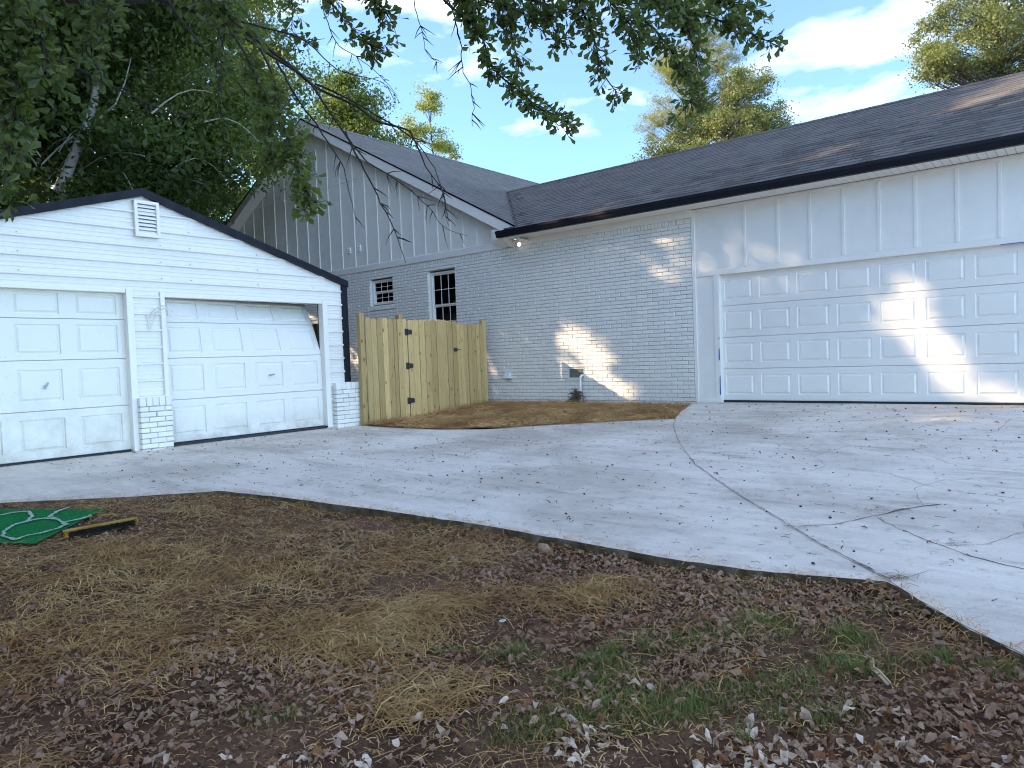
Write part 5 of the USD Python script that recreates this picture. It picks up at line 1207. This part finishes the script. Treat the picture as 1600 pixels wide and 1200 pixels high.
def spray(P_, dens, spread, size, start=0.):
    P_ = np.asarray(P_); n = len(P_)
    for k in range(int(dens*.85)):
        i = min(n-2, int((start+(1-start)*rng.random())*(n-1))); p0 = P_[i]+(P_[i+1]-P_[i])*rng.random()
        dv_ = P_[i+1]-P_[i]; dv_ /= np.linalg.norm(dv_); e = dv_*.6+unit(1)[0]*.75+[0, 0, -.25]; e /= np.linalg.norm(e); l = rng.uniform(.25, 1)*spread
        p1 = p0+e*l; TW.tube([p0, (p0+p1)/2+unit(1)[0]*.012, p1], [.0030, .002, .0012], 3)
        m = rng.integers(4, 8)
        for j in range(m):
            t = rng.uniform(.35, 1); ld = e*.5+unit(1)[0]*.9+[0, 0, -.1]; cent.append(p0+(p1-p0)*t); dirs.append(ld); szs.append(size*rng.uniform(.7, 1.25))
def leafy(pts, d0, d1, dens, spread=.16, size=.07, start=.15, root=None, r0=.010):
    n = 26; q = spl(pts, n); dd_ = np.linspace(d0, d1, n); P_ = np.array([on(a, b, c) for (a, b), c in zip(q, dd_)])
    TW.tube(P_, np.linspace(r0, .003, n), 6)
    if root is not None:
        k = np.argmin(np.linalg.norm(root-P_[0], axis=1)); m_ = (root[k]+P_[0])/2+np.array([rng.normal(0, .06), rng.normal(0, .06), .10]); C_ = np.array([root[k], root[k]*.5+m_*.5+[0, 0, .05], m_, m_*.5+P_[0]*.5+[0, 0, .01], P_[0]]); TW.tube(C_, np.linspace(r0*1.5, r0, 5), 6); spray(C_, dens*.45, spread*1.4, size)
    spray(P_, dens, spread, size, start)
R2 = spl(L2, 60)
leafy([(660, -60), (694, 0), (748, 48), (772, 108), (814, 144), (850, 174), (892, 192)], 4.4, 4.3, 120, .13, .062, .25, R2)
leafy([(760, -60), (790, 0), (800, 60), (815, 110)], 4.5, 4.4, 42, .14, .062, .2, R2)
leafy([(835, -60), (850, 0), (862, 36), (874, 62)], 4.5, 4.4, 36, .12, .062, .2, R2)
leafy([(890, -60), (904, 0), (928, 60), (940, 108), (964, 144)], 4.4, 4.4, 62, .14, .062, .15, R2)
leafy([(960, -60), (976, 0), (1024, 48), (1060, 96), (1084, 140), (1062, 178)], 4.5, 4.5, 100, .16, .062, .15, R2)
leafy([(1000, -60), (1030, 0), (1108, 26), (1168, 50), (1215, 72)], 4.6, 4.6, 84, .14, .062, .15, R2)
leafy([(1080, -60), (1120, 0), (1170, 12), (1205, 30)], 4.7, 4.7, 46, .14, .062, .1, R2)
leafy([(930, -60), (945, -10), (985, 40), (1000, 80)], 4.4, 4.4, 56, .15, .062, .15, R2)
leafy([(700, -50), (730, -10), (790, 10), (840, 30)], 4.3, 4.4, 60, .15, .062, .15, R2)
leafy([(760, -60), (800, -15), (860, 8), (915, 20)], 4.4, 4.4, 60, .15, .062, .1, R2)
leafy([(940, -60), (980, -15), (1040, 8), (1090, 40)], 4.5, 4.5, 64, .15, .062, .1, R2)
leafy([(1020, -60), (1060, -10), (1080, 60), (1095, 110)], 4.6, 4.6, 54, .14, .062, .2, R2)
leafy([(1090, -60), (1130, -10), (1150, 30), (1160, 62)], 4.7, 4.7, 44, .13, .062, .15, R2)
leafy([(680, -60), (715, -20), (735, 20), (760, 60)], 4.4, 4.4, 44, .13, .062, .2, R2)
leafy([(500, -50), (515, 0), (545, 35), (560, 60), (600, 75)], 4.7, 4.7, 40, .14, .07, .2, R2)
leafy([(560, -50), (580, -10), (600, 15), (615, 40)], 4.6, 4.7, 34, .13, .07, .1, R2)
# left side curtain
R1 = np.vstack([spl(L1, 60), spl(L3, 60)])
leafy([(395, 60), (430, 130), (440, 190), (460, 240), (470, 275), (490, 318)], 4.9, 4.6, 85, .15, .08, .25, R1)
leafy([(360, 50), (400, 120), (420, 200), (425, 250)], 5.0, 4.8, 70, .16, .08, .15, R1)
for k in range(10):
    u = rng.uniform(-40, 470); v1 = (300-.38*abs(u-60)*.9)*rng.uniform(.35, 1.) if u < 330 else rng.uniform(60, 200)
    if 40 < u < 190 and v1 > 110: v1 = rng.uniform(40, 100)
    dpt = rng.uniform(4.4, 6.2); s = rng.normal(0, 25)
    leafy([(u-30, -60), (u, v1*.3), (u+s*.6, v1*.7), (u+s+20, v1)], dpt, dpt+rng.normal(0, .25), 24+v1*.10, .2, .08, .15, R1, r0=.007)
for u, v1 in ((-5, 130), (15, 190), (8, 260), (30, 90), (60, 120), (0, 300)):
    leafy([(u-40, -40), (u, v1*.4), (u+10, v1*.75), (u+5, v1)], 3.9, 3.8, 34, .16, .085, .2, R1, r0=.007)
# the crown overhead, out of the frame
for k in range(14):
    p0 = np.array([ob[0]+rng.uniform(-2.5, 6.5), ob[1]+rng.uniform(-3.5, 6.0), rng.uniform(4.6, 10)])
    w_ = (p0-CAM) @ R3.T
    if w_[2] > .3 and abs(w_[0]) < 1.0*w_[2] and w_[1] > -.72*w_[2]: continue
    j = rng.integers(3, 7); s0 = tk[j]; mid = (s0+p0)/2+[0, 0, .4]
    LB.tube([s0, mid, p0], [.035, .02, .006], 5)
    for i in range(60):
        cent.append(p0+rng.normal(size=3)*[.55, .55, .35]); dirs.append(unit(1)[0]); szs.append(.11)
obj('limbs', LB, 'bark_dark', oak, smooth=60)
obj('twigs', TW, 'bark_dark', oak)
cent, dirs, szs = np.array(cent), np.array(dirs), np.array(szs)
k_ = open_gaps(cent); cent, dirs, szs = cent[k_], dirs[k_], szs[k_]
nn_ = unit(len(cent))*.9+[0, 0, .6]
V_, M_, F_ = place(OAK_T, cent, dirs, nn_, szs)
q_ = (cent-CAM) @ R3.T
seen = (q_[:, 2] > .5) & (np.abs(q_[:, 0]) < .72*q_[:, 2]) & (np.abs(q_[:, 1]) < .54*q_[:, 2])
score = np.where(seen, szs/np.maximum(q_[:, 2], .5), 0); big = np.argsort(-score)[:300]
for i in big: obj('leaf', trimesh.Trimesh(V_[i], F_, process=False), 'oak_leaf', oak)
oth = np.setdiff1d(np.arange(len(cent)), big)
f = (F_[None]+(np.arange(len(oth))*V_.shape[1])[:, None, None]).reshape(-1, 3)
obj('crown', trimesh.Trimesh(V_[oth].reshape(-1, 3), f, process=False), 'oak_leaf', oak, kind='stuff')
print('oak leaves', len(cent), 'bricks', len(bricks), 'shingles', len(sh))
